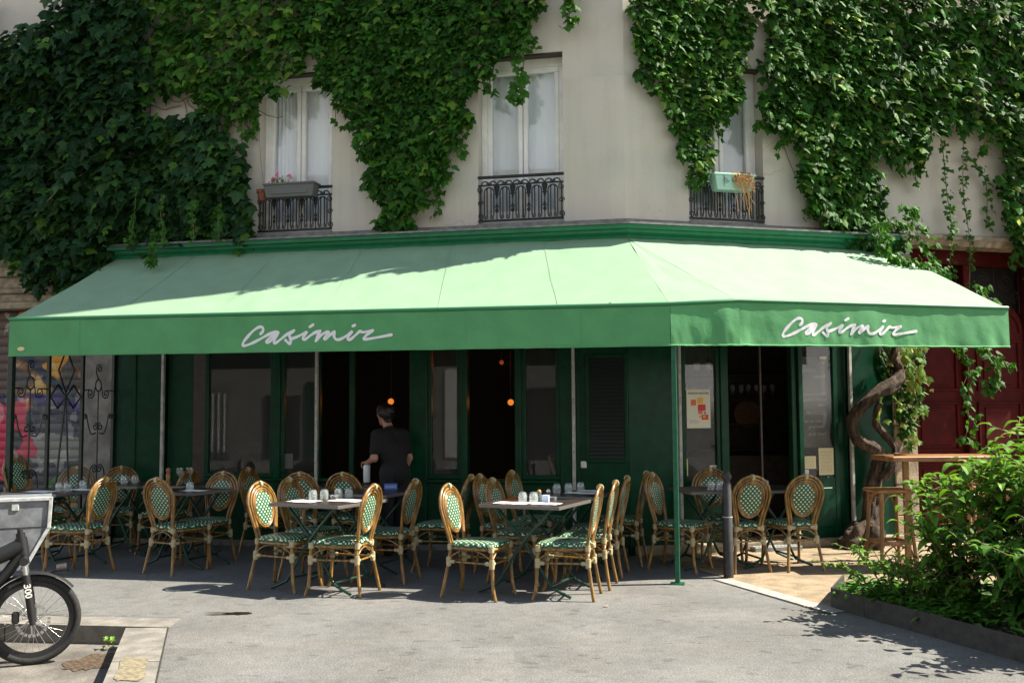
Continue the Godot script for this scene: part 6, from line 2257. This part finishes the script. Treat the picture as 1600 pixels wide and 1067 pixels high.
	var lamp := put("headlight", hl, M.bollard, o)
	hl = MB.new()
	hl.tube([Vector3(0.05, 0.575, 0), Vector3(0.15, 0.585, 0)], 0.006, 6)
	put("bracket", hl, M.black, lamp)
	# box on the carrier
	var B := Transform3D(Basis.IDENTITY, Vector3(0, 0, -0.42))
	var prof := PackedVector2Array([Vector2(-1.1, 0.62), Vector2(-0.07, 0.57), Vector2(0.075, 0.84), Vector2(0.085, 1.035), Vector2(-1.1, 1.035)])
	var bm := MB.new()
	bm.prism(prof, -0.26, 0.20)
	var boxx := put("cargo_box", bm, M.box_grey, o, B)
	var ed := MB.new()
	ed.bar(Vector3(-1.1, 1.035, 0.20), Vector3(0.09, 1.035, 0.20), 0.024, 0.03, 0.003)
	ed.bar(Vector3(0.085, 1.047, 0.202), Vector3(0.075, 0.84, 0.202), 0.024, 0.026, 0.003)
	ed.bar(Vector3(0.075, 0.845, 0.201), Vector3(-0.075, 0.565, 0.201), 0.024, 0.024, 0.003)
	put("edge_profile", ed, M.alu, boxx)
	var fold := MB.new()
	fold.bar(Vector3(-1.1, 0.85, 0.2015), Vector3(0.06, 0.85, 0.2015), 0.004, 0.003)
	put("fold_line", fold, M.black, boxx)
	put("latch", bx(Vector3(-0.13, 0.985, 0.203), Vector3(0.045, 0.045, 0.012), 0.004), M.alu, boxx)
	var sup := MB.new()
	sup.tube([Vector3(-0.25, 0.60, -0.0), Vector3(-0.25, 0.62, -0.42)], 0.02, 8)
	put("box_bracket", sup, M.black, o)

# ------------------------------------------------------------------ planting
func shrub(label: String, at: Vector3, height: float, stems: int, spread: float, size: float, bright: float, singles := 40, lean := Vector2.ZERO) -> void:
	var o := thing("shrub", label, "shrub", at, 0.0, "shrubs in the planting bed")
	var spots := []
	var sm := MB.new()
	for k in stems:
		var an := TAU * k / stems + rr(-0.4, 0.4)
		var out := Vector3(cos(an), 0, sin(an)) * spread * rr(0.35, 1.0) + Vector3(lean.x, 0, lean.y)
		var h := height * rr(0.62, 1.0)
		var p0 := Vector3(cos(an), 0, sin(an)) * 0.05
		var line := smooth([p0, p0 + out * 0.25 + Vector3(rr(-0.03, 0.03), h * 0.4, rr(-0.03, 0.03)), p0 + out * 0.65 + Vector3(0, h * 0.78, 0), p0 + out + Vector3(rr(-0.05, 0.05), h, rr(-0.05, 0.05))], 7)
		sm.tube(line, 0.006, 5)
		var turn := rr(0, TAU)
		var step := 1
		for q in range(3, line.size(), step):
			var p: Vector3 = line[q]
			var f := float(q) / line.size()
			turn += PI / 2 + rr(-0.3, 0.3)
			for s in 2:
				var yaw := turn + PI * s + rr(-0.35, 0.35)
				var z := size * rr(0.6, 1.15) * (1.0 - 0.35 * maxf(0.0, f - 0.75) * 4.0)
				var bs := Basis(Vector3.UP, yaw) * Basis(Vector3.RIGHT, rr(-0.65, 0.45)) * Basis(Vector3.BACK, rr(-0.4, 0.4))
				spots.append([p, bs, z, f])
			# side twig
			if rng.randf() < 0.5:
				var ty := rr(0, TAU)
				var tl := rr(0.08, 0.2)
				var e := p + Vector3(sin(ty) * tl, rr(0.02, 0.12), cos(ty) * tl)
				sm.tube([p, e], 0.003, 4)
				for w in 3:
					var fp := p.lerp(e, 0.4 + 0.3 * w)
					spots.append([fp, Basis(Vector3.UP, ty + [-1.2, 1.2, 0.0][w]) * Basis(Vector3.RIGHT, rr(-0.5, 0.4)), size * rr(0.55, 1.0), f])
	put("stem", sm, M.twig, o)
	var many := []
	var tint := []
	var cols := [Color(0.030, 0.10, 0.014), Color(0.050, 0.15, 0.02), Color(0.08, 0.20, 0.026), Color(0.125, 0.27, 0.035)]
	var stride := maxi(1, spots.size() / maxi(singles, 1))
	for k in spots.size():
		var e = spots[k]
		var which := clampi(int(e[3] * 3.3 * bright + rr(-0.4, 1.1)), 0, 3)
		var xf := Transform3D((e[1] as Basis).scaled(Vector3.ONE * e[2]), e[0])
		if k % stride == 0:
			put("leaf", lance_meshes[k % 3], M.shrub[which], o, xf)
		else:
			many.append(xf)
			var cc: Color = cols[which] * rr(0.8, 1.2)
			tint.append(Color(cc.r, cc.g, cc.b, 1))
	scatter(o, lance_meshes[1], many, tint)

func planting() -> void:
	# bed edging: dark steel strip, 14 cm high
	var corner := Vector3(2.38, 0, -7.56)
	var e := thing("bed_edging", "dark steel edging strip round the planting bed", "edging", corner)
	var run := [Vector3(0.30, 0, -0.62), Z0, Vector3(0.16, 0, -0.46) * 0.0 + Vector3(0.12, 0, 0.36), Vector3(0.60, 0, 1.66), Vector3(1.3, 0, 4.3)]
	for k in run.size() - 1:
		var m := MB.new()
		m.bar(run[k] + Vector3(0, 0.07, 0), run[k + 1] + Vector3(0, 0.07, 0), 0.012, 0.15)
		var a: Vector3 = run[k]
		var b: Vector3 = run[k + 1]
		var d := (b - a).normalized()
		var mm := MB.new()
		mm.box(Z0, Vector3(0.010, 0.15, a.distance_to(b) - 0.004), 0.002, Transform3D(Basis(Vector3.UP.cross(d).normalized(), Vector3.UP, d), (a + b) / 2 + Vector3(0, 0.072, 0)))
		put("steel_strip", mm, M.edging, e)
	var sl := MB.new()
	sl.sheet(PackedVector2Array([Vector2(2.70, -8.2), Vector2(2.395, -7.55), Vector2(2.52, -7.2), Vector2(3.0, -5.9), Vector2(3.7, -3.3), Vector2(8, -3.3), Vector2(8, -8.2)]), 0.06)
	setting("soil", sl, M.soil, "dark soil of the planting bed")
	shrub("tall leafy shrub in front of the high table, its top before the red door", Vector3(3.55, 0.06, -7.0), 1.34, 11, 0.45, 0.15, 1.1, 60)
	shrub("bushy shrub at the right edge of the photo, before the red door", Vector3(4.0, 0.06, -6.75), 1.26, 11, 0.5, 0.15, 1.0, 60)
	shrub("arching shrub with bright leaves before the bar stool", Vector3(3.15, 0.06, -7.1), 0.98, 11, 0.42, 0.125, 1.2, 60, Vector2(-0.05, 0.05))
	shrub("low dark shrub behind the bend of the steel edging", Vector3(3.30, 0.06, -6.45), 0.72, 14, 0.42, 0.12, 0.75, 60)
	shrub("dense dark shrub at the lower right corner", Vector3(3.62, 0.06, -6.1), 0.92, 15, 0.5, 0.13, 0.75, 60)
	shrub("shrub filling the bed behind the dense dark one", Vector3(3.95, 0.06, -6.2), 1.12, 13, 0.45, 0.14, 0.85, 50)
	shrub("thin young shoot leaning over the bed's left tip", Vector3(2.72, 0.06, -7.25), 0.42, 4, 0.30, 0.085, 1.4, 16, Vector2(-0.16, 0))
	shrub("low young plant near the left end of the bed", Vector3(2.95, 0.06, -6.98), 0.36, 8, 0.26, 0.085, 1.4, 30)
	# ground cover
	var bed := PackedVector2Array([Vector2(2.68, -8.0), Vector2(2.41, -7.54), Vector2(2.53, -7.2), Vector2(3.0, -5.92), Vector2(3.4, -4.6), Vector2(4.6, -4.6), Vector2(4.6, -8.0)])
	var where := []
	var tint := []
	for k in 5200:
		var p := Vector2(rr(2.38, 4.5), rr(-8.0, -4.7))
		if rng.randf() < 0.45:
			p = Vector2(rr(2.38, 3.3), rr(-7.7, -6.6))
		if not Geometry2D.is_point_in_polygon(p, bed):
			continue
		var h := 0.07 + 0.14 * absf(nz.get_noise_2d(p.x * 3.0, p.y * 3.0)) * rr(0.3, 1.6) + rr(0, 0.06)
		var bs := Basis(Vector3.UP, rr(0, TAU)) * Basis(Vector3.RIGHT, rr(-0.8, 0.3))
		where.append(Transform3D(bs.scaled(Vector3(1.6, 1, 1) * rr(0.03, 0.065)), Vector3(p.x, h, p.y)))
		var g := rr(0.7, 1.35)
		tint.append(Color(0.075 * g, 0.20 * g, 0.03 * g, 1))
	var gc := Node3D.new()
	gc.name = "ground_cover"
	add_child(gc)
	gc.set_meta("kind", "stuff")
	gc.set_meta("label", "low bright green ground cover filling the planting bed")
	gc.set_meta("category", "ground cover")
	scatter(gc, lance_meshes[1], where, tint, "leaves")

func window_boxes() -> void:
	# grey box with pink flowers on the left railing
	var o := thing("flower_box", "grey plastic flower box with pink blooms on the left railing", "planter", TL * Vector3(-3.70, 3.86, 0.10))
	o.basis = TL.basis * Basis(Vector3.BACK, 0.0)
	var trough := func(w: float, w2: float, h: float, d: float) -> MB:
		var m := MB.new()
		var t := [Vector3(-w, h, -d), Vector3(w, h, -d), Vector3(w, h, d), Vector3(-w, h, d)]
		var b := [Vector3(-w2, 0, -d * 0.75), Vector3(w2, 0, -d * 0.75), Vector3(w2, 0, d * 0.75), Vector3(-w2, 0, d * 0.75)]
		for k in 4:
			m.face([b[k], b[(k + 1) % 4], t[(k + 1) % 4], t[k]], Vector3(0, h / 2, 0))
		m.face(b, Vector3(0, h / 2, 0))
		m.face([t[0] - Vector3(0, 0.02, 0), t[1] - Vector3(0, 0.02, 0), t[2] - Vector3(0, 0.02, 0), t[3] - Vector3(0, 0.02, 0)], Z0)
		for s in [-1, 1]:
			m.box(Vector3(0, h - 0.006, s * d), Vector3(w * 2 + 0.024, 0.022, 0.02), 0.004)
			m.box(Vector3(s * w, h - 0.006, 0), Vector3(0.02, 0.0215, d * 2 - 0.022), 0.004)
		return m
	put("trough", trough.call(0.30, 0.275, 0.15, 0.085), M.planter_grey, o)
	put("inset_panel", bx(Vector3(0, 0.07, 0.074), Vector3(0.42, 0.075, 0.006), 0.002), M.planter_grey, o)
	var many := []
	var tint := []
	for k in 26:
		var p := Vector3(rr(-0.24, 0.0), 0.15 + rr(0.0, 0.10), rr(-0.05, 0.05))
		put("leaf", leaf_meshes[k % 3], M.shrub[k % 3], o, Transform3D(Basis(Vector3.UP, rr(0, TAU)).scaled(Vector3.ONE * rr(0.025, 0.045)), p))
	for c in [Vector3(-0.20, 0.22, 0.02), Vector3(-0.16, 0.26, 0.0), Vector3(-0.02, 0.24, 0.02), Vector3(-0.23, 0.19, 0.03)]:
		for k in 7:
			put("petal", leaf_meshes[k % 3], M.pink, o, Transform3D(Basis(Vector3.BACK, TAU * k / 7) .scaled(Vector3.ONE * 0.026), c + Vector3(rr(-0.02, 0.02), rr(-0.02, 0.02), rr(0, 0.02))))
		var st := MB.new()
		st.tube([Vector3(c.x, 0.13, c.z), c], 0.002, 4)
		put("flower_stalk", st, M.shrub[1], o)
	# terracotta pot hung at the left end
	var p := thing("terracotta_pot", "small terracotta pot hanging at the left end of the left railing", "plant pot", TL * Vector3(-4.05, 3.84, 0.09))
	var m := MB.new()
	m.lathe([Vector2(0, 0), Vector2(0.045, 0), Vector2(0.062, 0.09), Vector2(0.072, 0.092), Vector2(0.072, 0.125), Vector2(0.06, 0.125), Vector2(0.055, 0.1), Vector2(0, 0.1)], 20)
	put("pot", m, M.terracotta, p)
	m = MB.new()
	m.tube([Vector3(0.0, 0.12, -0.06), Vector3(-0.05, 0.5, -0.08), Vector3(-0.08, 0.95, -0.08)], 0.002, 4)
	put("wire", m, M.black, p)
	# mint green box on the right railing
	var g := thing("mint_planter", "mint green planter with a dried trailing plant on the right railing", "planter", TR * Vector3(1.18, 3.80, 0.10))
	g.basis = TR.basis
	put("trough", trough.call(0.235, 0.195, 0.17, 0.085), M.mint, g)
	m = MB.new()
	for s in [-1, 1]:
		m.tube(spiral(Vector2(s * 0.05 - 0.06, 0.10), 0.035, 0, s * 1.4), 0.003, 4)
	m.tube([Vector3(-0.13, 0.15, 0), Vector3(-0.13, 0.03, 0)], 0.003, 4)
	put("wire_holder", m, M.black, g, Transform3D(Basis.IDENTITY, Vector3(0, 0, 0.088)))
	var dr := MB.new()
	for k in 60:
		var x := 0.08 + rr(-0.10, 0.10)
		var l := rr(0.05, 0.22) if k > 14 else rr(0.2, 0.46)
		var pts := [Vector3(x, 0.17, rr(-0.03, 0.05)), Vector3(x + rr(-0.02, 0.02), 0.19, 0.08), Vector3(x + rr(-0.02, 0.05), 0.17 - l * 0.5, 0.10), Vector3(x + 0.05 + rr(-0.03, 0.04), 0.17 - l, 0.10)]
		dr.tube(smooth(pts, 4), 0.003, 4)
	put("dried_plant", dr, M.dry, g)
	for k in 70:
		put("dry_leaf", leaf_meshes[k % 3], M.dry, g, Transform3D(Basis(Vector3.UP, rr(0, TAU)).scaled(Vector3.ONE * rr(0.012, 0.024)), Vector3(0.08 + rr(-0.10, 0.12), 0.18 - rr(0, 0.22) * rr(0.2, 1.0), 0.10 + rr(-0.01, 0.03))))

# ------------------------------------------------------------------ papers on the panes
func sheet_on(called: String, mat: Material, x0: float, x1: float, y0: float, y1: float, z: float, label: String, category: String) -> Node3D:
	var m := MB.new()
	var w := x1 - x0
	var h := y1 - y0
	m.box(Vector3(0, h / 2, 0), Vector3(w, h, 0.001))
	var k := m.v.size()
	m.quad(Vector3(-w / 2, 0, 0.0012), Vector3(w / 2, 0, 0.0012), Vector3(w / 2, h, 0.0012), Vector3(-w / 2, h, 0.0012))
	var o := put(numbered(called), m, mat, self, Transform3D(TR.basis, TR * Vector3((x0 + x1) / 2, y0, z)))
	tag(o, label, category)
	return o

func papers() -> void:
	var p := sheet_on("poster", picture(poster_image()), 0.662, 0.936, 1.285, 1.69, -0.012, "poster of coloured squares taped inside the pane beside the post", "poster")
	text("heading", "ATELIER FUGITTES", 0.020, M.black, p, Transform3D(Basis.IDENTITY, Vector3(0, 0.365, 0.002)), false, true)
	sheet_on("notice", picture(note_image(4, Color(0.78, 0.80, 0.58))), 0.585, 0.665, 0.79, 0.965, -0.010, "pale yellow paper notice low in the pane beside the awning post", "notice")
	sheet_on("no_smoking_sign", picture(smoking_image()), 0.915, 1.015, 0.752, 0.893, -0.010, "no smoking sign with red band at the foot of the pane", "sign")
	sheet_on("menu_sheet", picture(note_image(9, Color(0.84, 0.81, 0.66))), 2.025, 2.165, 0.835, 0.97, 0.016, "smaller cream menu sheet on the left of the door glass", "menu")
	sheet_on("menu_sheet", picture(note_image(12, Color(0.80, 0.77, 0.62))), 2.20, 2.385, 0.765, 1.055, 0.016, "tall cream menu sheet on the right of the door glass", "menu")
	sheet_on("card_sticker", picture(note_image(2, Color(0.80, 0.82, 0.84))), 2.022, 2.075, 0.752, 0.826, 0.016, "white sticker in the bottom corner of the door glass", "sticker")
	sheet_on("card_sticker", flat(Color(0.03, 0.035, 0.06), 0.4), 2.078, 2.168, 0.752, 0.818, 0.016, "dark blue card payment sticker on the door glass", "sticker")
	sheet_on("paper_tag", M.paper, 2.24, 2.33, 2.02, 2.05, 0.016, "small white strip at the top of the door glass", "sticker")
	# chalk lines on the board behind the door glass
	var ck := flat(Color(0.36, 0.34, 0.31), 0.9)
	var b := thing("chalk_menu", "chalk handwriting of the day's menu on the board in the door", "menu", TR * Vector3(2.205, 1.06, -0.0445))
	b.basis = TR.basis
	var lines := [["20 €", 0.10, 0.92, 0.030], ["Terrine", -0.06, 0.84, 0.036], ["Canard", 0.06, 0.77, 0.032], ["Pommes de terre", 0.0, 0.58, 0.026], ["maison, fromage", 0.01, 0.52, 0.026], ["blanc", 0.09, 0.46, 0.028], ["Plat du jour", 0.01, 0.385, 0.030], ["Filet de veau", -0.03, 0.285, 0.028], ["gourmand", 0.02, 0.225, 0.028], ["& de Tours", 0.03, 0.145, 0.030]]
	for l in lines:
		text("chalk_line", l[0], l[3], ck, b, Transform3D(Basis(Vector3(1, 0.03, 0), Vector3(0.22, 1, 0), Vector3(0, 0, 1)), Vector3(l[1], l[2], 0.001)), true)
	put("underline", bx(Vector3(0.0, 0.36, 0.0015), Vector3(0.27, 0.003, 0.001)), ck, b)
	# stickers on the left pane
	var s := MB.new()
	s.box(Vector3(0, 0.08, 0), Vector3(0.11, 0.16, 0.001))
	var o := put(numbered("window_sticker"), s, picture(note_image(21, Color(0.36, 0.38, 0.38))), self, Transform3D(TL.basis, TL * Vector3(-3.76, 0.86, -0.012)))
	tag(o, "pale sticker low in the pane beside the white rail", "sticker")

func litter() -> void:
	for e in [[0.72, -7.62, "dry brown leaf lying on the sunny pavement right of the chairs", 0.05], [2.2, -7.6, "dry leaf near the bed edging", 0.035]]:
		var m := MB.new()
		var lf := lance_leaf(1)
		solo("fallen_leaf", lf, M.dry, e[2], "leaf", Vector3(e[0], 0.012, e[1]), rr(0, TAU)).scale = Vector3(e[3], e[3] * 0.5, e[3])
	# weeds where the kerbs meet
	var w := thing("kerb_weed", "small green weed in the corner of the parking bay", "weed", Vector3(-2.76, -0.118, -6.90))
	for k in 14:
		put("leaf", lance_meshes[k % 3], M.shrub[2 + k % 2], w, Transform3D((Basis(Vector3.UP, rr(0, TAU)) * Basis(Vector3.RIGHT, rr(-1.1, -0.3))).scaled(Vector3.ONE * rr(0.04, 0.08)), Vector3(rr(-0.03, 0.03), rr(0.0, 0.06), rr(-0.02, 0.03))))
